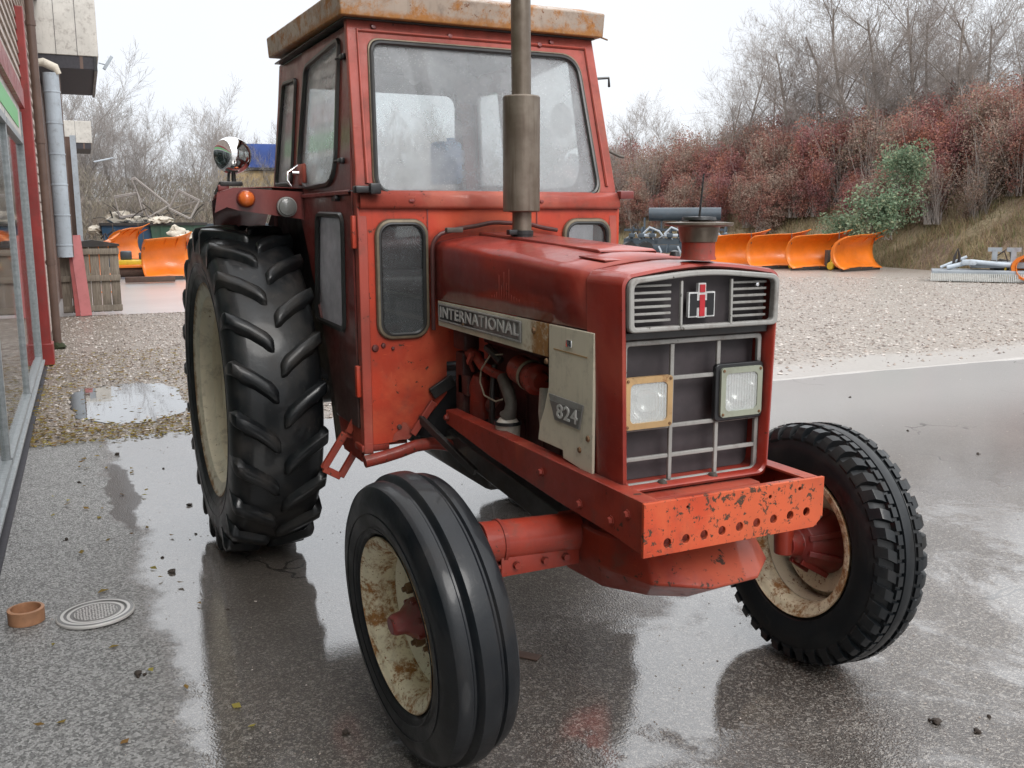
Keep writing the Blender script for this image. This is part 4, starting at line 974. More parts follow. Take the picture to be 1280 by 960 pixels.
# seat, steering wheel
b = MB(); b.box((.10, 0, 1.32), (.42, .46, .12), bevel=.04, seg=3); b.box((-.13, 0, 1.55), (.10, .44, .36), bevel=.04, seg=3); b.box((.08, 0, 1.08), (.2, .2, .36), bevel=.02); b.build('seat', 'seat_vinyl', T)
b = MB(); c_ = Vector((.72, .02, 1.60)); n_ = Vector((-.55, 0, .83)).normalized(); u_ = n_.orthogonal().normalized(); v_ = n_.cross(u_)
b.tube([c_ + (u_ * math.cos(a) + v_ * math.sin(a)) * .21 for a in [2 * PI * i / 40 for i in range(40)]], .014, 8, closed=True)
for a in (0, 2.1, 4.2): b.tube([c_ - n_ * .03, c_ + (u_ * math.cos(a) + v_ * math.sin(a)) * .21], .008, 6)
b.tube([c_ - n_ * .03, c_ - n_ * .55], .03, 12); b.build('steering_wheel', 'black_plastic', T)
b = MB(); b.box((1.05, 0, 1.5), (.16, .5, .3), bevel=.03); b.build('dashboard', 'engine_red', T)
# step and pipe
b = MB(); q_ = [(1.0, -.622, .757), (1.0, -.545, .728), (.97, -.640, .562), (.97, -.712, .606)]
for i in range(4): b.bar(q_[i], q_[(i + 1) % 4], .030, .022, (1, 0, 0))
b.bar((1.0, -.60, .76), (1.02, -.57, .83), .05, .03); b.build('step', 'rail_paint', T, bevel=.003)
b = MB(); b.tube([(1.2, -.60, .675), (1.2, -.52, .686), (1.2, -.45, .700), (1.2, -.38, .718), (1.2, -.31, .722), (1.2, -.25, .712), (1.2, -.18, .685), (1.2, -.10, .660), (1.2, 0, .65)], .026, 14); b.build('cross_pipe', 'rail_paint', T)
b = MB(); b.box((1.13, -.545, .722), (.10, .12, .03), bevel=.006); b.box((1.13, -.46, .733), (.06, .12, .018), bevel=.004); b.build('cab_mount', 'rail_paint', T)
b = MB(); b.prism([(-.42, .755), (-.365, .765), (-.25, .90), (-.215, .97), (-.12, .97), (-.12, .72), (-.30, .735)], FX(1.14), -.10, 0); b.build('footplate', 'black_metal', T, bevel=.003)
b = MB(); b.bar((1.19, -.30, .93), (1.19, -.20, .985), .02, .05); b.bar((1.18, -.35, .83), (1.5, -.24, .66), .02, .03); b.build('support_bracket', 'dark_metal', T, bevel=.003)

# canister inside the cab
cn = MB(); cn.box((0, 0, .125), (.12, .15, .23), bevel=.02, seg=3); cn.lathe([(.025, .235), (.025, .262), (0, .264)], origin=(0, .03, 0), seg=16)
for i in range(5): cn.box((0, 0, .05 + i * .035), (.126, .156, .006))
o = cn.build('canister', 'blue_plastic', None, loc=(-.24, .36, 1.83)); tag(o, 'light blue plastic canister behind the tractor windscreen on the rear ledge', 'canister')
o = MB().box((-.26, .30, 1.80), (.12, .55, .02)).build('rear_ledge', 'lining_grey', T)

# ================================================================ SETTING
rng = random.Random(7)
# world and sun: flat overcast daylight
w = bpy.data.worlds.new("World"); sc.world = w; w.use_nodes = True
wn = w.node_tree.nodes; wl_n = w.node_tree.links; wn.clear()
SUN_EL, SUN_AZ = R(42), R(5)          # direction towards the sun, azimuth from +X to +Y
sky = wn.new('ShaderNodeTexSky'); sky.sky_type = 'NISHITA'; sky.sun_disc = False; sky.sun_elevation = SUN_EL; sky.sun_rotation = R(90) - SUN_AZ
sky.air_density = 1.0; sky.dust_density = 3.0
hs = wn.new('ShaderNodeHueSaturation'); hs.inputs['Saturation'].default_value = .12; wl_n.new(sky.outputs[0], hs.inputs['Color'])
mx = wn.new('ShaderNodeMix'); mx.data_type = 'RGBA'; mx.inputs[0].default_value = .88; wl_n.new(hs.outputs[0], mx.inputs[6])
tcw = wn.new('ShaderNodeTexCoord'); nz = wn.new('ShaderNodeTexNoise'); nz.inputs['Scale'].default_value = 1.6; nz.inputs['Detail'].default_value = 4; wl_n.new(tcw.outputs['Generated'], nz.inputs['Vector'])
cr = wn.new('ShaderNodeValToRGB'); cr.color_ramp.elements[0].color = (.93, .95, .98, 1); cr.color_ramp.elements[1].color = (1.02, 1.02, 1.02, 1); cr.color_ramp.elements[0].position = .3; cr.color_ramp.elements[1].position = .7
wl_n.new(nz.outputs['Fac'], cr.inputs[0])
sx_ = wn.new('ShaderNodeSeparateXYZ'); wl_n.new(tcw.outputs['Generated'], sx_.inputs[0])
gr = wn.new('ShaderNodeValToRGB'); wl_n.new(sx_.outputs[2], gr.inputs[0]); ge = gr.color_ramp.elements
ge[0].position = 0; ge[0].color = (.43, .445, .465, 1); ge[1].position = 1; ge[1].color = (1, 1, 1, 1)
k = ge.new(.21); k.color = (.44, .452, .47, 1); k = ge.new(.38); k.color = (.74, .755, .77, 1); k = ge.new(.62); k.color = (.95, .96, .97, 1)
mu = wn.new('ShaderNodeMix'); mu.data_type = 'RGBA'; mu.blend_type = 'MULTIPLY'; mu.inputs[0].default_value = 1; wl_n.new(cr.outputs[0], mu.inputs[6]); wl_n.new(gr.outputs[0], mu.inputs[7])
mk = wn.new('ShaderNodeMix'); mk.data_type = 'RGBA'; mk.blend_type = 'MULTIPLY'; mk.inputs[0].default_value = 1; mk.clamp_result = False; wl_n.new(mu.outputs[2], mk.inputs[6]); mk.inputs[7].default_value = (21, 21, 21, 1); wl_n.new(mk.outputs[2], mx.inputs[7])
bg = wn.new('ShaderNodeBackground'); bg.inputs['Strength'].default_value = .117; wl_n.new(mx.outputs[2], bg.inputs['Color'])
wo = wn.new('ShaderNodeOutputWorld'); wl_n.new(bg.outputs[0], wo.inputs[0])
sd = bpy.data.lights.new('sun', 'SUN'); sd.energy = 1.5; sd.angle = R(25); sd.color = (1, .97, .93); so = bpy.data.objects.new('sun', sd); col.objects.link(so)
sv = Vector((math.cos(SUN_EL) * math.cos(SUN_AZ), math.cos(SUN_EL) * math.sin(SUN_AZ), math.sin(SUN_EL))); so.rotation_euler = sv.to_track_quat('Z', 'Y').to_euler()
sc.view_settings.view_transform = 'Standard'; sc.view_settings.look = 'None'; sc.view_settings.exposure = 0; sc.view_settings.gamma = 1
sc.cycles.max_bounces = 8; sc.cycles.transparent_max_bounces = 12

def sheet(name, pts, z, mat, kind='structure'):
    bm = bmesh.new(); vs = [bm.verts.new((x, y, z)) for x, y in pts]; f = bm.faces.new(vs)
    if f.normal.z < 0: f.normal_flip()
    f.normal_update()
    if f.normal.z < 0: f.normal_flip()
    bmesh.ops.triangulate(bm, faces=[f])
    me = bpy.data.meshes.new(name); bm.to_mesh(me); bm.free(); me.materials.append(MT[mat]); o = bpy.data.objects.new(name, me); col.objects.link(o); o['kind'] = kind; return o
sheet('ground', [(600, -600), (600, 600), (-900, 600), (-900, -600)], -.012, 'gravel_bed')
def edge_x(y):          # where the slab ends
    return -2.92 + .035 * (y + 2) + .05 * noise.noise(Vector((y * .9, 3, 0))) + .02 * noise.noise(Vector((y * 5, 1, 0)))
ed = [(edge_x(-2.2 + i * .25), -2.2 + i * .25) for i in range(140)]
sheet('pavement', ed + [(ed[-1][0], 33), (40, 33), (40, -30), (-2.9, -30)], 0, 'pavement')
sheet('rear_pavement', [(-13.3, -3), (-13.1, -.4), (-13.0, 1.6), (-14.5, 2.6), (-18, 3.6), (-25, 3.8), (-26, 2.6), (-25.5, -3)], -.006, 'farpave')
# raised silt rim along the right-hand edge of the slab
b = MB(); secs = []
for i in range(170):
    y = 3.6 + i * .07; x = edge_x(y); k = .5 + noise.noise(Vector((y * 1.6, 0, 5)))
    hgt = max(.002, .016 * k); secs.append([Vector((x + .03 + .02 * k, y, -.004)), Vector((x - .005, y, hgt)), Vector((x - .05, y, hgt * .7)), Vector((x - .14, y, -.013))])
b.loft(secs); tag(b.build('silt_rim', 'gravel_bed'), kind='structure')

# puddle in the gravel
def blob(cx, cy, rx, ry, seed, n=60):
    P = []
    for i in range(n):
        a = 2 * PI * i / n; k = 1 + .32 * noise.noise(Vector((math.cos(a) * 1.4 + seed, math.sin(a) * 1.4, 0))) + .16 * noise.noise(Vector((math.cos(a) * 5 + seed, math.sin(a) * 5, 2)))
        P.append((cx + rx * k * math.cos(a), cy + ry * k * math.sin(a)))
    return P
pud = blob(-4.45, -1.12, 1.15, .50, 3.1); sheet('puddle', pud, -.006, 'puddle')

# stones
def in_poly(x, y, P):
    c = False; j = len(P) - 1
    for i in range(len(P)):
        if (P[i][1] > y) != (P[j][1] > y) and x < (P[j][0] - P[i][0]) * (y - P[i][1]) / (P[j][1] - P[i][1]) + P[i][0]: c = not c
        j = i
    return c
def stones(name, n, sampler, r0, r1, mat='stone'):
    V = []; F = []
    base = [(1, 0, 0), (-1, 0, 0), (0, 1, 0), (0, -1, 0), (0, 0, 1), (0, 0, -.5)]
    fc = [(0, 2, 4), (2, 1, 4), (1, 3, 4), (3, 0, 4), (2, 0, 5), (1, 2, 5), (3, 1, 5), (0, 3, 5)]
    for _ in range(n):
        p = sampler()
        if p is None: continue
        x, y, z = p; r = r0 + (r1 - r0) * rng.random() ** 2.2; a = rng.random() * PI; ca, sa = math.cos(a), math.sin(a); sx, sy, sz = rng.uniform(.7, 1.3), rng.uniform(.6, 1), rng.uniform(.35, .75); k = len(V)
        for (u, v, w_) in base:
            u = u * sx * rng.uniform(.8, 1.2); v = v * sy * rng.uniform(.8, 1.2); w_ = w_ * sz + rng.uniform(-.15, .15)
            V.append((x + (u * ca - v * sa) * r, y + (u * sa + v * ca) * r, z + w_ * r + r * .12))
        F += [tuple(k + i for i in f) for f in fc]
    return pydata(name, V, F, mat)
def s_left():
    x = -2.75 - 10.4 * rng.random() ** 1.15; y = rng.uniform(-2.0, 2.4)
    if in_poly(x, y, pud) and rng.random() > .03: return None
    if x > edge_x(y) - .03 and rng.random() > .05: return None
    return (x, y, -.010)
tag(stones('gravel', 19000, s_left, .007, .026), kind='stuff')
def s_right():
    d = 6.5 + 20 * rng.random() ** .9; l = d * rng.uniform(-.14, .56); p = gp(d, l)
    if p.x > edge_x(p.y) - .25 or p.y < 1: return None
    if p.x > edge_x(p.y) - .9 and rng.random() < .8: return None
    return (p.x, p.y, -.010)
tag(stones('gravel', 30000, s_right, .009, .034), kind='stuff')
def s_leaf_region():
    x = rng.uniform(-8, -2.8); y = -1.9 + 1.7 * rng.random() ** 1.6
    return x, y
V = []; F = []
for _ in range(2700):
    x, y = s_leaf_region()
    if _ > 2640: x = rng.uniform(-2.7, 2.2); y = rng.uniform(-1.95, -1.2)
    if rng.random() < .3: x = rng.uniform(-3.5, -2.75); y = rng.uniform(-1.9, .2)
    if in_poly(x, y, pud) and rng.random() > .1: continue
    a = rng.random() * 6.3; r = rng.uniform(.012, .03); k = len(V); z = .006 + rng.random() * .012
    for (u, v) in ((1, 0), (0, .55), (-1, 0), (0, -.55)): V.append((x + (u * math.cos(a) - v * math.sin(a)) * r, y + (u * math.sin(a) + v * math.cos(a)) * r, z + rng.uniform(-.004, .006)))
    F.append((k, k + 1, k + 2, k + 3))
tag(pydata('fallen_leaves', V, F, 'fallen_leaf'), kind='stuff')

def s_grit():
    d = 1.5 + 9 * rng.random() ** 1.3; l = d * rng.uniform(-.56, .56); p = gp(d, l)
    if p.x < edge_x(p.y) + .02 or p.y < -1.98: return None
    if noise.noise(Vector((p.x * 1.3, p.y * 1.3, 8))) < .02 and rng.random() < .75: return None
    return (p.x, p.y, .0005)
tag(stones('grit', 5200, s_grit, .0015, .0055), kind='stuff')
# clods on the pavement
spots = [(-1.62, -1.62, .018), (-.80, -1.06, .022), (-.62, -.93, .018), (.05, -1.30, .012), (-.25, -1.10, .010), (.28, -1.28, .025), (1.32, -1.52, .028), (2.85, .83, .026), (2.95, .90, .020), (2.90, 1.02, .012), (-.45, -1.72, .018), (-1.75, -1.10, .012), (-.6, 3.9, .022), (-.35, 4.25, .016), (.4, 4.1, .018), (2.05, -.95, .02), (1.2, 2.6, .014), (-1.6, 4.9, .016), (.85, -1.12, .01), (-2.3, -1.35, .02)]
for i, (x, y, r) in enumerate(spots):
    r *= .72
    b = MB(); b.rock((0, 0, r * .45), r, rng, 2)
    for _ in range(3): b.rock((rng.uniform(-1, 1) * r * 1.1, rng.uniform(-1, 1) * r * 1.1, r * .25), r * .4, rng)
    o = b.build('dirt_clod', 'clod_earth', loc=(x, y, 0)); tag(o, 'small dark clod of earth lying on the wet pavement', 'dirt clod', 'dirt clods scattered on the pavement')
# flattened leaf / dark stain lumps
o = MB(); o.box((0, 0, .004), (.11, .05, .006), bevel=.002); o = o.build('dead_leaf', 'timber_dark', loc=(1.81, -.17, 0)); o.rotation_euler.z = .7; tag(o, 'dark brown wet leaf on the pavement between the front wheels', 'leaf')

# cover and clay ring
b = MB(); b.lathe([(0, .013), (.085, .013), (.088, .010), (.118, .010), (.122, .014), (.150, .013), (.155, .008), (.155, 0), (0, 0)], seg=64)
o = b.build('manhole_cover', 'iron', loc=(.66, -1.632, .004)); o.rotation_euler = (R(1.5), R(-1), 0); tag(o, 'round cast iron drain cover with patterned rings lying on the grey pavement', 'drain cover')
b = MB(); b.lathe([(.066, 0), (.070, .002), (.071, .058), (.067, .060), (.058, .060), (.056, .010), (0, .009), (0, 0), (.066, 0)], seg=40)
o = b.build('clay_pot', 'terracotta', loc=(.60, -1.895, 0)); tag(o, 'shallow round terracotta pot standing on the pavement near the shop window', 'pot')

# ---------------------------------------------------------------- building on the left
BR = R(-2.05)
bd = empty('shop_building'); bd.location = (0, -2.065, 0); bd.rotation_euler.z = PI - R(2.05) + 0
# local frame: +X runs back along the wall (world -X), +Y points into the building (world -Y)
tag(bd, 'shop building with red posts, clapboard siding and large glazed front beside the tractor', 'building')
def bbox_(name, x0, x1, y0, y1, z0, z1, mat, parent=bd, bevel=0):
    b = MB(); b.box(((x0 + x1) / 2, (y0 + y1) / 2, (z0 + z1) / 2), (x1 - x0, y1 - y0, z1 - z0)); return b.build(name, mat, parent, bevel=bevel)
bbox_('plinth', -8, 6.75, .006, .35, 0, .10, 'soffit_dark')
bbox_('sill', -8, 6.75, -.04, .02, .10, .125, 'alu_frame', bevel=.004)
# glazed bays
mull = [-8, -5.6, -3.2, -.8, 1.75, 4.25, 6.70]
for i in range(len(mull) - 1):
    f = bbox_('window_frame', mull[i] - .022, mull[i] + .022, -.008, .05, .125, 2.75, 'alu_frame', bevel=.004)
    g = bbox_('window', mull[i] + .022, mull[i + 1] - .022, .018, .024, .15, 2.42, 'shop_glass', f)
    bbox_('frame_rail', mull[i] + .03, mull[i + 1] - .03, -.015, .05, 2.42, 2.48, 'alu_frame', f)
    bbox_('frame_rail', mull[i] + .03, mull[i + 1] - .03, -.015, .05, .125, .17, 'alu_frame', f)
bbox_('window_frame', 6.67, 6.73, -.02, .06, .125, 2.75, 'alu_frame')
bbox_('fascia_strip', -8, 6.70, -.005, .03, 2.48, 2.80, 'panel_white')
bbox_('green_band', -8, 6.2, -.012, -.006, 2.55, 2.72, 'sign_green')
bbox_('upper_wall', -8, 7.2, 0, .3, 2.80, 5.2, 'brown_pipe')
bbox_('red_fascia', -8, 6.9, -.05, -.001, 2.80, 3.00, 'post_red')
bbox_('end_wall', 6.76, 7.1, .0, .3, 0, 2.79, 'post_red')
# clapboard courses above and beyond
for k in range(17):
    z = 3.03 + k * .125
    b = MB(); b.prism([(0, 0), (-.030, .004), (-.012, .120), (0, .120)], lambda u, v, t: Vector((t, u, z + v)), -8, 12.2); b.build('siding_board', 'clapboard', bd)
for k in range(23):
    z = .12 + k * .125
    b = MB(); b.prism([(0, 0), (-.030, .004), (-.012, .120), (0, .120)], lambda u, v, t: Vector((t, u, z + v)), 7.42, 12.2); b.build('siding_board', 'clapboard', bd)
bbox_('side_wall', 7.42, 30, 0.002, .3, 0, 5.2, 'brown_pipe')
bbox_('interior_back', -8, 7, 2.4, 2.5, 0, 2.8, 'interior_dark'); bbox_('interior_floor', -8, 7, .3, 2.4, .02, .10, 'lining_grey')
bbox_('back_wall', -8, 30, 5, 5.2, 0, 5.2, 'brown_pipe'); bbox_('flat_roof', -8, 30, -.1, 5.2, 5.2, 5.3, 'soffit_dark')
for (x, wdt) in ((7.17, .24),):
    bbox_('red_post', x, x + wdt, -.10, .02, 0, 3.9, 'post_red', bevel=.01)
bbox_('post_base', 7.16, 7.44, -.12, .02, 0, .25, 'post_red', bevel=.01)
bbox_('soil_edge', -8, 7, -.05, -.013, 0, .015, 'soffit_dark')
# poster inside glass
bbox_('poster', 4.3, 4.9, .028, .031, .75, 1.25, 'paper')
# downpipe
b = MB(); b.tube([(8.75, -.12, .0), (8.75, -.12, 4.9)], .052, 18); dp = b.build('downpipe', 'brown_pipe', bd)
for z in (1.1, 2.6, 4.0):
    b = MB(); b.lathe([(.052, -.03), (.060, -.03), (.060, .03), (.052, .03)], origin=(8.75, -.12, z), seg=18, closed=True); b.box((8.75, -.03, z), (.04, .10, .03)); b.build('pipe_bracket', 'brown_pipe', dp)
b = MB(); b.rock((8.75, -.10, .02), .12, rng, 2); b.build('moss_patch', 'moss', bd)
# galvanised flue against the wall
b = MB(); b.tube([(13.2, -.22, 1.0), (13.2, -.22, 4.0)], .125, 28); fl_ = b.build('flue_pipe', 'galvanised', bd)
for k in range(6):
    b = MB(); b.lathe([(.124, -.015), (.133, -.01), (.133, .01), (.124, .015)], origin=(13.2, -.22, 1.2 + k * .5), seg=28); b.build('flue_band', 'galvanised', fl_)
b = MB(); b.tube([(13.2, -.35, 1.0), (13.2, -.35, 4.0)], .008, 6); b.build('conduit', 'brown_pipe', fl_)
b = MB(); b.tube([(13.15, .02, 4.14), (13.15, -.12, 4.16), (13.15, -.30, 4.08), (13.15, -.34, 3.98)], [.05, .07, .07, .05], 12); b.build('wall_lamp', 'sack_white', bd)
# canopies
def canopy(x0, x1, y0, z0, z1, zz, pan):
    c = bbox_('canopy', x0, x1, y0, .0, z0, z1, 'panel_white', bevel=.01)
    for k in range(1, pan): bbox_('panel_joint', x0 - .004, x0, y0 * k / pan - .004, y0 * k / pan + .004, z0, z1, 'soffit_dark', c)
    bbox_('soffit', x0 + .02, x1, y0 + .05, -.02, zz, z0 - .001, 'soffit_dark', c)
    bbox_('canopy_trim', x0 + .018, x0 + .03, y0 + .25, y0 + .30, zz, z0, 'brown_pipe', c)
    return c
c1 = canopy(13.6, 17.5, -.98, 4.36, 5.45, 4.15, 3)
bbox_('soffit_edge', 13.6, 17.6, -.95, -.90, 4.12, 4.36, 'black_metal', c1)
bbox_('dark_pier', 17.2, 17.6, -.32, .0, 0, 4.12, 'brown_pipe'); 
b = MB(); b.tube([(13.9, -.98, 4.30), (13.9, -1.08, 4.28)], .01, 6); b.bar((13.9, -1.06, 4.20), (13.9, -1.20, 4.42), .10, .05); b.build('floodlight', 'galvanised', c1)
c2 = canopy(33, 36, -1.05, 4.25, 5.0, 4.05, 2)
bbox_('far_pier', 29.6, 30.0, -.42, .0, 0, 4.2, 'brown_pipe'); bbox_('far_pier', 29.0, 29.2, -.52, -.35, 0, 4.2, 'galvanised')
b = MB(); b.tube([(33, -1.05, 3.6), (33, -1.7, 3.75)], .03, 8); b.build('lamp_arm', 'galvanised', bd)

# pallet screen with pink board
pl = empty('pallet_screen', (-13.4, -.99, 0), R(0)); tag(pl, 'grey weathered wooden pallet screen standing upright at the end of the gravel', 'pallet')
for k in range(6):
    b = MB(); b.box((0, -.40 + k * .158, .60), (.02, .148, 1.14), bevel=.004); b.build('plank', 'pallet_wood', pl)
for z in (.10, .62, 1.08):
    b = MB(); b.box((.035, 0, z), (.045, .95, .10), bevel=.004); b.build('rail', 'pallet_wood', pl)
b = MB(); b.prism([(-.50, 1.19), (-.02, 1.27), (.06, 1.28), (.49, 1.20), (.49, 1.17), (-.50, 1.15)], lambda u, v, t: Vector((t, u, v)), -.30, .06); b.build('cover_board', 'dark_metal', pl)
b = MB(); b.bar((.32, -.13, .0), (.08, -.21, 1.36), .175, .03, (1, 0, 0)); pk = b.build('leaning_board', 'pink_board', loc=(-13.4, -.99, 0)); tag(pk, 'wide faded pink board leaning against the wooden pallet screen', 'board')
b = MB(); b.bar((.31, -.26, .0), (.07, -.30, 1.33), .075, .03, (1, 0, 0)); pk = b.build('leaning_board', 'post_red', loc=(-13.4, -.99, 0)); tag(pk, 'narrow dark pink board leaning beside the wider pink board', 'board')

# ---------------------------------------------------------------- implements in the yard behind
def snow_plow(name, loc, rz, wdt=1.15, hgt=1.05, wheel=True, s=1.):
    e = empty(name, loc, rz); e.scale = (s, s, s)
    b = MB(); secs = []
    for i in range(13):
        u = -1 + 2 * i / 12; sc_ = []
        k = 1 + .20 * max(0, u) ** 2
        for j in range(11):
            v = j / 10
            x = -.46 * math.sin(v * PI * .92) ** .9 + .22 * v * v; z = hgt * k * (v - .06 * math.sin(v * PI * 2))
            sc_.append(Vector((x + .16 * abs(u) ** 1.5, u * wdt, .06 + z + .05 * (1 - abs(u)))))
        secs.append(sc_)
    b.loft(secs); bl_ = b.build('blade', 'orange_paint', e, solid=.02, smooth=60)
    for u in (-.95, -.5, 0, .5, .95):
        b = MB(); P = [(-.46 * math.sin(v * PI * .92) ** .9 + .22 * v * v + .16 * abs(u) ** 1.5 - .02, .06 + hgt * (v - .06 * math.sin(v * PI * 2))) for v in [j / 8 for j in range(9)]]
        P += [(p[0] - .10, p[1]) for p in reversed(P)]
        b.prism(P, lambda a, c, t: Vector((a - .012, u * wdt * .97 + t, c)), -.012, .012); b.build('blade_rib', 'orange_paint', e)
    b = MB(); b.box((.06, 0, .05), (.03, wdt * 2, .10)); b.build('cutting_edge', 'dark_metal', e)
    for y in (-.6, 0, .6):
        b = MB(); b.lathe([(0, .012), (.02, .010), (.025, 0)], origin=(.078, y * wdt, .07), axis=(1, 0, 0), seg=6); b.build('bolt', 'nut_steel', e)
    for k_ in (-1, 1): b = MB(); b.tube([(-.12, k_ * wdt * .9, hgt * .8), (-.14, k_ * wdt * .9, hgt + .25)], .012, 5); b.build('marker_rod', 'scrap_steel', e)
    b = MB(); b.tube([(-.6, .1, .5), (-.75, .25, .95), (-.95, .1, .75)], .02, 6); b.tube([(-.6, -.1, .5), (-.7, -.2, .85), (-.95, -.1, .7)], .02, 6); b.build('hydraulic_hose', 'hose_rubber', e)
    b = MB(); b.bar((-.45, -wdt * .6, .35), (-.45, wdt * .6, .35), .10, .10); b.bar((-.45, 0, .35), (-1.0, 0, .35), .3, .12); b.bar((-.95, -.35, .35), (-.95, .35, .35), .1, .5); b.tube([(-.5, .3, .5), (-.95, .1, .6)], .04, 8); b.build('hitch_frame', 'scrap_steel', e)
    if wheel:
        for y in (-.55, .55):
            b = MB(); b.lathe([(0, -.05), (.11, -.05), (.13, -.02), (.13, .02), (.11, .05), (0, .05)], origin=(-.62, y * wdt, .13), axis=(0, 1, 0), seg=20); b.tube([(-.62, y * wdt, .13), (-.6, y * wdt, .45)], .03, 8); b.build('support_wheel', 'yellow_paint', e)
    return e
def look_rz(p):   # rotation so local +X faces the standing point
    d = CAM - p; return math.atan2(d.y, d.x)
names_p = [(31.2, 7.35, -84, 'first orange snow plow of the row, nearest the tractor intake cap'), (30.7, 8.45, -88, 'second orange snow plow in the row below the beech bank'), (30.1, 9.55, -86, 'third orange snow plow in the row, yellow support wheel in front'), (29.6, 10.65, -64, 'last orange snow plow of the row with its wing sweeping up to the right')]
for (d, l, a, lb) in names_p:
    p = gp(d, l); e = snow_plow('snow_plow', p, look_rz(p) + R(a + 180 - 60), wdt=1.0, hgt=.98, s=1.0); tag(e, lb, 'snow plow', 'row of orange snow plows on the gravel')
# leftyard plows
p = gp(26.0, -9.25); e = snow_plow('snow_plow', p, look_rz(p) + R(14), wdt=.62, hgt=1.02, wheel=False); tag(e, 'large orange snow plow blade facing the yard entrance beside the scrap heap', 'snow plow')
p = gp(25.0, -10.45); e = snow_plow('snow_plow', p, look_rz(p) + R(75), wdt=.42, hgt=1.0, wheel=True); tag(e, 'orange snow plow seen edge-on next to the pallet screen', 'snow plow')
p = gp(28.5, -11.2); e = snow_plow('snow_plow', p, look_rz(p) + R(50), wdt=.6, hgt=.9, wheel=False); e.location.z = .35; tag(e, 'tilted orange snow plow half hidden behind the pallet screen', 'snow plow')
p = gp(35.5, -11.0); e = snow_plow('snow_plow', p, look_rz(p) + R(30), wdt=.6, hgt=.85); tag(e, 'small distant orange snow plow left of the rear tyre', 'snow plow')

def group_obj(name, p, rz, label, cat):
    e = empty(name, p, rz); tag(e, label, cat); return e
# yellow-orange beam machine between plows
p = gp(26.9, -10.45); e = group_obj('sweeper_attachment', p, look_rz(p), 'low yellow and orange sweeper attachment between two snow plows', 'attachment')
b = MB(); b.box((0, 0, .42), (.4, .95, .16), bevel=.03); b.build('housing', 'yellow_paint', e)
b = MB(); b.box((.1, 0, .33), (.3, 1.0, .08), bevel=.02); b.build('lower_edge', 'orange_paint', e)
b = MB(); b.tube([(0, -.47, .2), (0, .47, .2)], .18, 14); b.build('brush', 'timber_dark', e)
b = MB(); b.box((-.1, -.25, .62), (.25, .3, .25), bevel=.04); b.box((-.1, .2, .60), (.2, .25, .2), bevel=.04); b.build('motor', 'blueblack_paint', e)
# bins
for (d, l, mat, wd, lb) in ((31.5, -12.2, 'blue_bin', 1.0, 'blue scrap skip heaped with pale sacks behind the snow plows'), (31.8, -10.9, 'green_bin', .85, 'dark green scrap skip to the right of the blue skip')):
    p = gp(d, l); e = group_obj('skip', p, look_rz(p), lb, 'skip')
    b = MB(); b.loft([[Vector((-.7, -wd * .85, .1)), Vector((.6, -wd * .85, .1)), Vector((.6, wd * .85, .1)), Vector((-.7, wd * .85, .1))], [Vector((-.8, -wd, 1.45)), Vector((.8, -wd, 1.45)), Vector((.8, wd, 1.45)), Vector((-.8, wd, 1.45))]], closed=True, caps=True); b.build('body', mat, e, bevel=.02)
    b = MB(); q = [(.82, -wd, 1.45), (.82, wd, 1.45), (-.82, wd, 1.45), (-.82, -wd, 1.45)]
    for i in range(4): b.bar(q[i], q[(i + 1) % 4], .08, .08)
    b.build('rim', 'dark_metal', e)
    for k in range(3):
        b = MB(); b.bar((.66, -wd * .6 + k * wd * .6, .12), (.80, -wd * .6 + k * wd * .6, 1.4), .05, .05); b.build('rib', mat, e)
# sacks and scrap on top
k_ = 0
sl = ['round cream sack heaped on the left of the blue skip', 'bulging cream sack in the middle of the scrap heap', 'white sack on top of the blue skip', 'whitish crumpled sack right of the skip top', 'low white bag behind the large plow blade', 'pale bag at the right end of the scrap heap', 'upright cream box-shaped bag at the left end of the scrap heap', 'small white bag between the skips']
for (d, l, z, r, sy) in ((31.4, -12.6, 1.2, .30, 1.3), (31.2, -12.1, 1.18, .26, 1.4), (31.3, -11.45, 1.2, .26, 1.2), (31.0, -11.15, 1.15, .28, 1.1), (29.5, -9.8, .75, .28, 1.3), (29.8, -9.3, .70, .30, 1.2), (30.8, -13.15, .95, .30, .8), (30.5, -10.5, .9, .24, 1.4)):
    b = MB(); b.rock((0, 0, 0), r, rng, 3)
    for v in b.bm.verts: v.co.y *= sy; v.co += v.co.normalized() * .10 * noise.noise(v.co * 7)
    o = b.build('sack', 'sack_white', loc=gp(d, l, z + (.40 if z > 1 else .30))); tag(o, sl[k_], 'sack'); k_ += 1
# wire frames
for i, (d, l, z, ry, rx, lb) in enumerate(((31.0, -12.1, 1.35, 20, 10, 'open steel tube frame lying slanted on the left of the scrap heap'), (31.3, -11.35, 1.45, 50, 30, 'tall triangular steel frame poking up from the scrap heap'), (31.0, -10.55, 1.40, 35, -28, 'double steel tube frame tilted at the right of the scrap heap'))):
    p = gp(d, l, z + .35); e = group_obj('steel_frame', p, look_rz(p), lb, 'metal frame'); e.rotation_euler = (R(rx), R(-10), look_rz(p))
    b = MB(); h = .9 if i == 1 else .65; wd = .35
    for x in (0, .22):
        q = [(x, -wd, 0), (x, wd, 0), (x, wd, h), (x, -wd, h)] if i != 1 else [(x, -wd, 0), (x, wd * 1.2, 0), (x, 0, 1.25), (x, -.12, 1.25)]
        for j in range(4): b.tube([q[j], q[(j + 1) % 4]], .026, 5)
    for y in (-wd, wd): b.tube([(0, y, 0), (.22, y, 0)], .015, 5)
    b.tube([(0, -wd, 0), (.22, wd, h)], .012, 5)
    b.build('tubes', 'frame_steel', e)
b = MB()
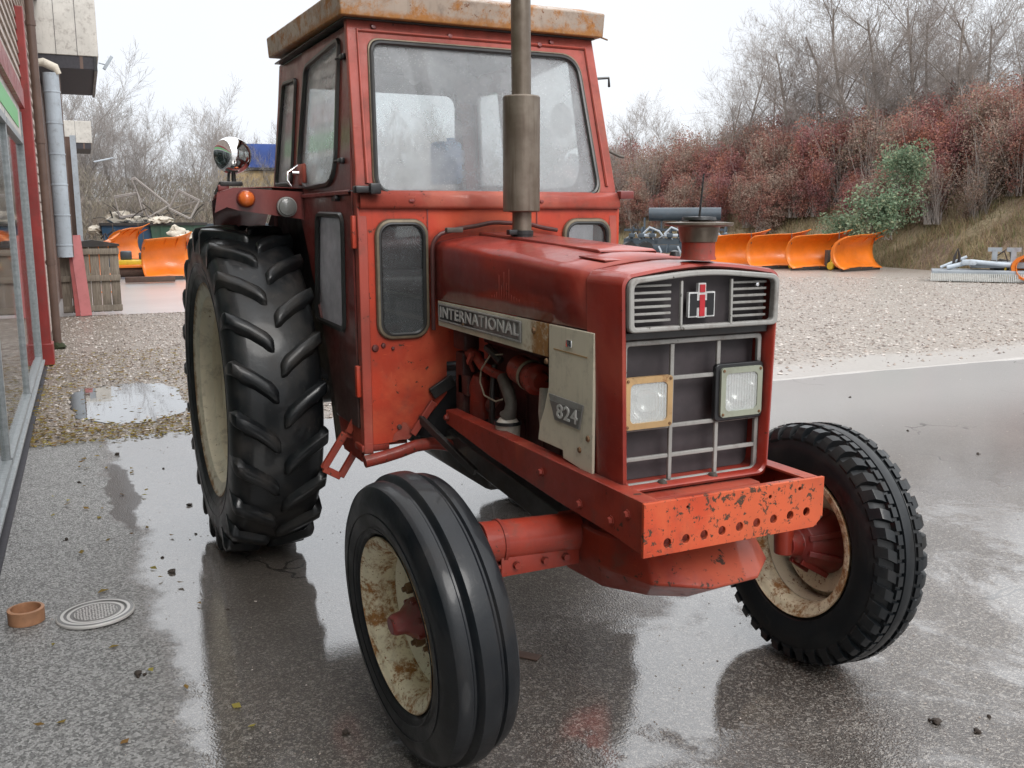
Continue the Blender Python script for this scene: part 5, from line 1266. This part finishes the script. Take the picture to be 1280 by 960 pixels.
for _ in range(26):
    a = Vector((rng.uniform(-.5, .5), rng.uniform(-1.4, 1.6), rng.uniform(0, .25))); d_ = Vector((rng.uniform(-.4, .4), rng.uniform(-.6, .6), rng.uniform(-.05, .45))); b.tube([a, a + d_ * .5 + Vector((0, 0, .05)), a + d_], rng.uniform(.012, .03), 5)
p = gp(31.4, -11.7, 1.5); o = b.build('scrap_metal', 'scrap_steel', loc=p); o.rotation_euler.z = look_rz(p); tag(o, 'tangle of rusty bars and pipes spread over both skips', 'scrap metal')
# pieces on the far concrete
p = gp(24.8, -9.3); b = MB(); b.box((0, 0, .09), (.20, 1.2, .14), bevel=.01); o = b.build('timber_beam', 'timber_dark', loc=p); o.rotation_euler.z = look_rz(p) + .05; tag(o, 'thick dark timber beam lying on the wet concrete in front of the plow', 'beam')
p = gp(21.5, -9.05); b = MB(); b.box((0, 0, .02), (.10, .34, .03), bevel=.005); o = b.build('plank', 'orange_paint', loc=p); o.rotation_euler.z = look_rz(p); tag(o, 'short orange plank lying on the wet concrete', 'plank')
p = gp(44, -12.6); e = group_obj('drawbar_trailer', p, look_rz(p), 'long dark flat trailer parked far behind the orange plow', 'trailer')
b = MB(); b.box((0, 0, .95), (1.6, 3.6, .16), bevel=.02); b.box((0, 0, 1.2), (1.5, 3.4, .35)); b.build('bed', 'blueblack_paint', e)
for y in (-1.0, 1.0):
    b = MB(); b.lathe([(0, -.12), (.38, -.12), (.42, 0), (.38, .12), (0, .12)], origin=(.8, y, .42), axis=(1, 0, 0), seg=20); b.build('wheel', 'rubber_front', e)
def container(d, l, z, wd, h, mat, lb):
    p = gp(d, l, z); e = group_obj('container', p, look_rz(p), lb, 'container')
    q = MB(); q.box((0, 0, h / 2), (2.3, wd, h - .04))
    for k in range(int(wd / .3)): q.box((1.17, -wd / 2 + .2 + k * .3, h / 2), (.06, .12, h - .3))
    q.build('walls', mat, e)
    for y in (-wd / 2 + .05, wd / 2 - .05):
        q = MB(); q.box((1.16, y, h / 2), (.14, .12, h)); q.build('corner_post', mat, e)
    q = MB(); q.box((0, 0, .08), (2.4, wd, .14)); q.build('floor_frame', 'dark_metal', e)
container(58, -15.3, 0, 4.2, 2.6, 'scrap_steel', 'dark steel container at the bottom of the distant stack beside the chrome lamp')
container(58, -15.5, 2.62, 3.4, 1.7, 'vehicle_tan', 'tan container in the middle of the distant stack beside the chrome lamp')
container(58, -14.9, 4.34, 2.6, 1.5, 'sign_blue', 'blue container on top of the distant stack, seen right of the chrome lamp')

# big roller machine
p = gp(36.5, 6.05); e = group_obj('field_roller', p, look_rz(p), 'large blue-black field roller with a long drum standing behind the bonnet', 'field roller')
b = MB(); b.tube([(0, -.9, 1.72), (0, 1.75, 1.72)], .25, 24); b.build('drum', 'blueblack_paint', e)
b = MB(); b.box((.3, .3, .72), (.2, 4.2, .22)); b.box((-.6, .3, .72), (.2, 4.2, .22)); b.box((.35, .3, .45), (.12, 4.4, .30), bevel=.02)
for y in (-1.5, -.6, .3, 1.2, 2.1): b.bar((.4, y, .7), (-.7, y, .7), .12, .12); b.bar((.1, y * .7, .75), (0, y * .7, 1.6), .07, .1)
b.build('machine_frame', 'blueblack_paint', e)
for y in (-1.6, -1.0, 1.0, 1.9):
    b = MB(); b.lathe([(.12, -.08), (.30, -.10), (.34, 0), (.30, .10), (.12, .08)], origin=(.5, y, .40), axis=(1, .3, 0), seg=20, closed=True); b.build('wheel', 'black_metal', e)
b = MB()
for y in (-1.1, -.3, .5, 1.0):
    b.tube([(.4, y, 1.0), (.45, y + .25, 1.25), (.4, y + .6, 1.1), (.35, y + .8, .85)], .04, 6); b.tube([(.42, y, .95), (.42, y + .5, .95)], .06, 8)
for y in (-1.7, -1.2, -.5, .2, .9, 1.6):
    b.tube([(.5, y, .55), (.6, y + .1, .35), (.55, y + .05, .12)], .035, 5); b.tube([(.35, y, .85), (.5, y + .35, 1.05), (.4, y + .5, .8)], .022, 5)
b.build('hydraulic_rams', 'galvanised', e)
b = MB()
for y in (-1.6, -1.25, -.85, -.2, .25, .7, 1.3, 1.8):
    b.bar((.45, y, .3), (.2, y + .15, 1.25), .07, .09); b.box((.4, y + .1, .95), (.2, .22, .16), bevel=.02)
b.bar((.2, -1.8, 1.15), (.2, 2.0, 1.15), .09, .09); b.build('tool_bar', 'blueblack_paint', e)
b = MB(); b.tube([(.45, -1.45, .95), (.45, -1.5, 1.25), (.45, -1.35, 1.38), (.45, -1.25, 1.2), (.45, -1.3, 1.0)], .03, 6); b.build('hose_loop', 'hose_rubber', e)
# grey leveller on the right
p = gp(24.6, 11.9); e = group_obj('grey_leveller', p, look_rz(p) + R(4), 'grey flat levelling implement with a fringe of pale bristles at the foot of the bank', 'implement')
b = MB(); b.box((0, .15, .24), (.9, 2.5, .10), bevel=.02); b.box((-.1, .55, .42), (.5, 1.5, .16), bevel=.03); b.build('deck', 'grey_implement', e)
for k in range(40):
    pass
b = MB()
for k in range(60): b.box((.47, -1.1 + k * .0424, .115), (.03, .030, .20))
b.build('bristle_fringe', 'bristle', e)
b = MB(); b.tube([(.3, -.75, .34), (.2, -.2, .50), (.2, .7, .42)], .06, 10); b.box((.2, -.25, .48), (.3, .35, .14), bevel=.04); b.tube([(.25, -.9, .35), (.1, -.3, .62)], .035, 8); b.build('arm', 'galvanised', e)
for y in (.35, .78, 1.25):
    b = MB(); b.bar((-.1, y, .45), (-.1, y, .80), .12, .14); b.bar((-.1, y - .16, .80), (-.1, y + .16, .80), .12, .10); b.build('mast', 'grey_implement', e)
b = MB(); b.tube([(.2, -.62, .35), (.2, -.58, .62), (.2, -.52, .82), (.2, -.47, .62), (.2, -.50, .35)], .035, 8); b.build('hose_loop', 'hose_rubber', e)
p = gp(24.0, 12.95); e = snow_plow('snow_plow', p, look_rz(p) + R(70), wdt=.5, hgt=.75, wheel=True, s=.9); tag(e, 'orange snow plow with yellow wheel cut off by the right edge beside the grey implement', 'snow plow')

# ---------------------------------------------------------------- bank
# line of the bank foot in (depth, right) metres
foot = [(-8, 30), (3, 26), (12, 19.5), (20, 16.5), (24.8, 15.2), (26.3, 13.9), (30, 12.8), (33.5, 11.6), (38, 9.0), (43, 6.5), (50, 3.0), (56, -3), (60, -12), (62, -24), (60, -40)]
def foot_at(s_):
    i = min(int(s_), len(foot) - 2); t = s_ - i; a, b_ = foot[i], foot[i + 1]; return Vector((a[0] * (1 - t) + b_[0] * t, a[1] * (1 - t) + b_[1] * t))
def bank_pt(s_, v):
    """v metres up-slope from the foot; returns world point"""
    p = foot_at(s_); q = foot_at(min(s_ + .05, len(foot) - 1.001)) - foot_at(max(s_ - .05, 0)); n = Vector((-q[1], q[0])).normalized()
    if n.dot(Vector((1, 1))) < 0: n = -n
    g = gp(p[0] + n[0] * v, p[1] + n[1] * v)
    hmax = 4.5 - 1.6 * max(0, min(1, (s_ - 5) / 5)); h = hmax * (1 - math.exp(-max(v, 0) / 3.4)) + .10 * noise.noise(Vector((g.x * .5, g.y * .5, 0))) * min(1, max(v, 0))
    g.z = h - .02; return g
b = MB(); S = [i * (len(foot) - 1.01) / 90 for i in range(91)]; Vv = [-.3, 0, .5, 1, 1.6, 2.2, 3, 4, 5.5, 7.5, 10, 14, 20, 30, 60]
gv = [[b.bm.verts.new(bank_pt(s_, v)) for v in Vv] for s_ in S]
for i in range(90):
    for j in range(len(Vv) - 1): b.bm.faces.new((gv[i][j], gv[i + 1][j], gv[i + 1][j + 1], gv[i][j + 1]))
tag(b.build('bank', 'bank'), kind='structure')
# dead grass on the bank
V = []; F = []
def blade(p, h, w_, lean):
    k = len(V); a = rng.random() * 6.3; dx, dy = math.cos(a) * w_, math.sin(a) * w_; lx, ly = rng.uniform(-lean, lean), rng.uniform(-lean, lean)
    V.extend([(p.x - dx, p.y - dy, p.z), (p.x + dx, p.y + dy, p.z), (p.x + lx, p.y + ly, p.z + h)]); F.append((k, k + 1, k + 2))
for _ in range(60000):
    s_ = 3 + 6.8 * rng.random(); v = 4.2 * rng.random() ** 1.2; p = bank_pt(s_, v)
    nn = noise.noise(Vector((p.x * .7, p.y * .7, 3)))
    if nn < -.05 and rng.random() < .75: continue
    blade(p, rng.uniform(.08, .38), rng.uniform(.006, .016), .16)
tag(pydata('bank_grass', V, F, 'dead_grass'), kind='stuff')

# ---------------------------------------------------------------- vegetation
def bare_tree(seed, H, spread=.5, trunk_r=.16, up=.6, mats=('bark', 'twig'), twig_r=.007, dense=1., levels=5, birch=False):
    r = random.Random(seed); VT = [[], []]; FT = [[], []]
    def seg(k, a, b_, ra, rb, n):
        V, F = VT[k], FT[k]; d = (b_ - a).normalized(); u = d.orthogonal().normalized(); v = d.cross(u); i0 = len(V)
        for (p, q) in ((a, ra), (b_, rb)):
            for i in range(n): t = 2 * PI * i / n; V.append(p + (u * math.cos(t) + v * math.sin(t)) * q)
        for i in range(n): F.append((i0 + i, i0 + (i + 1) % n, i0 + n + (i + 1) % n, i0 + n + i))
    def grow(p, d, L, rad, lev):
        n = 5 if lev == 0 else 4 if lev < 3 else 3
        cur = p; dd = d.copy(); rr = rad; k = 0 if lev < 2 else 1
        sides = 7 if lev == 0 else 5 if lev == 1 else 3
        for i in range(n):
            nd = (dd + Vector((r.gauss(0, .14), r.gauss(0, .14), r.gauss(0, .08) + (.06 if lev > 0 else .02)))).normalized()
            q = cur + nd * L / n; r2 = max(rad * (1 - (i + 1) / n * (.62 if lev == 0 else .8)), twig_r * .6)
            seg(k, cur, q, rr, r2, sides)
            if lev < levels - 1:
                m = {0: (1 if i < 1 else 3), 1: 2, 2: 2, 3: 2}.get(lev, 1)
                if lev == 0 and i == 0: m = 0 if not birch else 1
                for _ in range(m):
                    if r.random() > dense: continue
                    a = r.random() * 6.3; t = r.random(); base = cur.lerp(q, t); o_ = nd.orthogonal().normalized(); o_ = Matrix.Rotation(a, 3, nd) @ o_
                    bd_ = (nd * up + o_ * spread * r.uniform(.7, 1.3) + Vector((0, 0, .10))).normalized()
                    ll = L * (.52 if lev == 0 else .56) * r.uniform(.6, 1.1) * (1.15 - .4 * i / n if lev == 0 else 1)
                    grow(base, bd_, ll, max(r2 * .62, twig_r * .7), lev + 1)
            cur, dd, rr = q, nd, r2
        if lev < levels - 1 and lev > 0: grow(cur, dd, L * .5, rr, lev + 1)
    grow(Vector((0, 0, -.3)), Vector((0, 0, 1)), H * .80, trunk_r, 0)
    e = empty('bare_tree'); pydata('trunk', VT[0], FT[0], mats[0], e, True); pydata('crown', VT[1], FT[1], mats[1], e, True); return e
def place(proto, first, p, rz, s):
    o = proto if first else copy_tree(proto); o.location = p; o.rotation_euler.z = rz; o.scale = (s, s, s); return o
# far woodland on the left
protos = [bare_tree(11 + i, 10.2, .62, .12, .62, ('hazy_bark', 'hazy_twig'), .011, .80) for i in range(4)]
used = [False] * 4
for i in range(46):
    l = -31 + i * .98 + rng.uniform(-.5, .5); d = 58 + rng.uniform(-5, 8)
    k = i % 4; hfac = .73 - .16 * max(0, min(1, (l + 27) / 14)) + rng.uniform(-.10, .08)
    if -27 < l < -24: hfac += .10
    p = gp(d, l, .6); o = place(protos[k], not used[k], p, rng.random() * 6.3, hfac); used[k] = True
    tag(o, 'bare grey tree in the distant woodland behind the yard', 'tree', 'bare trees of the distant woodland')
# tall rows behind the hedge on the right
pr = [bare_tree(41 + i, 10, .75, .11, .62, ('bark', 'twig'), .008, .80, birch=True) for i in range(4)]; used = [False] * 4
hd = [(45, 3.9, .42), (47, 4.6, .50), (43, 5.1, .40), (49, 6.3, .62), (52, 7.3, .5), (44, 9.4, .62), (41, 9.9, .72), (40, 10.6, .66), (38, 10.9, .80), (37, 11.8, .88), (39, 12.6, .80), (36, 12.6, .98), (34, 12.9, .86), (37, 13.7, .92), (33, 13.6, .92), (35, 14.8, .86), (31.5, 14.2, .78), (33, 15.6, .86), (30, 15.2, .72), (35, 16.6, .84), (31, 16.6, .78), (29, 16.8, .72), (37, 10.2, .62), (34, 10.6, .52), (32, 11.9, .55), (31, 13.0, .5), (38, 8.4, .5), (29, 13.6, .45), (33.5, 12.7, .6)]
lbl = ['thin bare tree farthest left behind the beech hedge, near the cab', 'slim bare tree second from the cab behind the hedge', 'short bare tree just right of the cab above the hedge', 'rounded solitary bare tree with open crown above the low hedge', 'faint bare tree behind the solitary rounded tree']
for i, (d, l, s_) in enumerate(hd):
    k = i % 4; o = place(pr[k], not used[k], gp(d + 6, l * (1 + 6 / d), 3.0 if d < 42 else 1.4), rng.random() * 6.3, s_ * .96); used[k] = True
    if i < 5: tag(o, lbl[i], 'tree')
    else: tag(o, 'tall bare tree with grey twigs rising behind the copper beech hedge', 'tree', 'bare trees behind the copper hedge')
def shrub(name, seed, rx, rz_, leaves, mat, size, stem_n=26, lobes=7, stem_mat='twig'):
    r = random.Random(seed); e = empty(name); V = []; F = []
    lb = [(Vector((r.uniform(-.55, .55) * rx, r.uniform(-.55, .55) * rx, rz_ * r.uniform(.25, .8))), r.uniform(.35, .75)) for _ in range(lobes)]
    for _ in range(leaves):
        c, q = r.choice(lb); d = Vector((r.gauss(0, 1), r.gauss(0, 1), r.gauss(0, 1))).normalized(); rad = q * (r.random() ** .45)
        p = c + Vector((d.x * rx * rad, d.y * rx * rad, d.z * rz_ * rad * .75))
        if noise.noise(p * 2.6 + Vector((seed, 0, 0))) < -.22: continue
        if p.z < .03: p.z = r.uniform(.03, .5)
        n = Vector((r.gauss(0, 1), r.gauss(0, 1), r.gauss(.6, 1))).normalized(); u = n.orthogonal().normalized(); u = Matrix.Rotation(r.random() * 6.3, 3, n) @ u; v = n.cross(u); s_ = size * r.uniform(.6, 1.3); k = len(V)
        V.extend([p + u * s_, p + v * s_ * .6, p - u * s_, p - v * s_ * .6]); F.append((k, k + 1, k + 2, k + 3))
    pydata('foliage', V, F, mat, e)
    b = MB()
    for _ in range(stem_n):
        c, q = r.choice(lb); a = Vector((r.uniform(-.3, .3) * rx, r.uniform(-.3, .3) * rx, 0)); t = c + Vector((r.uniform(-.5, .5) * rx, r.uniform(-.5, .5) * rx, r.uniform(.0, .5) * rz_))
        m = a.lerp(t, .5) + Vector((r.uniform(-.1, .1), r.uniform(-.1, .1), .15)); b.tube([a, m, t], [.022, .014, .005], 4, caps=False)
    b.build('stems', stem_mat, e, recalc=False); return e
cp = [shrub('beech_shrub', 60 + i, 1.6, 3.7, (15000, 14000, 15000, 14000, 7000, 12000)[i], ('copper_leaf', 'maroon_leaf', 'copper_leaf', 'maroon_leaf', 'brown_leaf', 'copper_leaf')[i], .052, (26, 26, 26, 26, 90, 40)[i], 9) for i in range(6)]; used = [False] * 6
n_ = 0
for row, v0 in enumerate((1.5, 2.8, 4.3, 6.4)):
    s_ = 2.9 + row * .1
    if row == 0: s_ = 6.0
    while s_ < 10.6:
        p = bank_pt(s_, v0 + rng.uniform(-.4, .5)); k = rng.randrange(6)
        sc_ = (rng.uniform(.45, .70), rng.uniform(.72, .92), rng.uniform(.82, 1.0), rng.uniform(.85, 1.02))[row] * (.62 if s_ < 5.0 else .80 if s_ < 6.5 else .90)
        p.x += rng.uniform(-.4, .4); p.y += rng.uniform(-.4, .4); o = place(cp[k], not used[k], p, rng.random() * 6.3, sc_); used[k] = True; n_ += 1
        tag(o, 'rusty red copper beech shrub in the hedge on the bank', 'shrub', 'copper beech shrubs along the bank')
        s_ += .17 + .10 * rng.random() if s_ > 5 else .24
for k in range(6):
    if not used[k]: place(cp[k], True, bank_pt(6 + k * .3, 5), 0, .8); tag(cp[k], 'rusty red copper beech shrub in the hedge on the bank', 'shrub', 'copper beech shrubs along the bank')
gs = [('large pale green bush at the foot of the copper hedge', 30.5, 11.5, .9, .85), ('tall green variegated bush climbing through the middle of the hedge', 31.0, 12.35, 2.4, .72), ('low green bush left of the pale green bush', 31.5, 10.7, .7, .55)]
gp0 = [shrub('green_bush', 90 + i, 1.35, 1.9, 5200, 'green_leaf', .06, 10, 11, 'bark') for i in range(2)]
for i, (lb, d, l, z, s_) in enumerate(gs): tag(place(gp0[i % 2], i < 2, gp(d, l, z), i * 1.3, s_), lb, 'bush')
# scrubby undergrowth below the woodland
V = []; F = []
for _ in range(150000):
    l = rng.uniform(-34, 12); d = 50 + 10 * rng.random(); hm = 2.9 + 1.7 * noise.noise(Vector((l * .35, d * .2, 0))) + (d - 50) * .16; z = max(0, hm) * rng.random() ** .7; p = gp(d, l, z)
    n = Vector((rng.gauss(0, 1), rng.gauss(0, 1), rng.gauss(0, 1))).normalized(); u = n.orthogonal().normalized(); v = n.cross(u); s_ = rng.uniform(.025, .075); k = len(V)
    u = (u + Vector((0, 0, rng.choice((-1, 1)) * 1.2))).normalized(); V.extend([p + u * s_ * 3.4, p + v * s_ * .28, p - u * s_ * 3.4, p - v * s_ * .28]); F.append((k, k + 1, k + 2, k + 3))
tag(pydata('undergrowth', V, F, 'scrub'), kind='stuff')
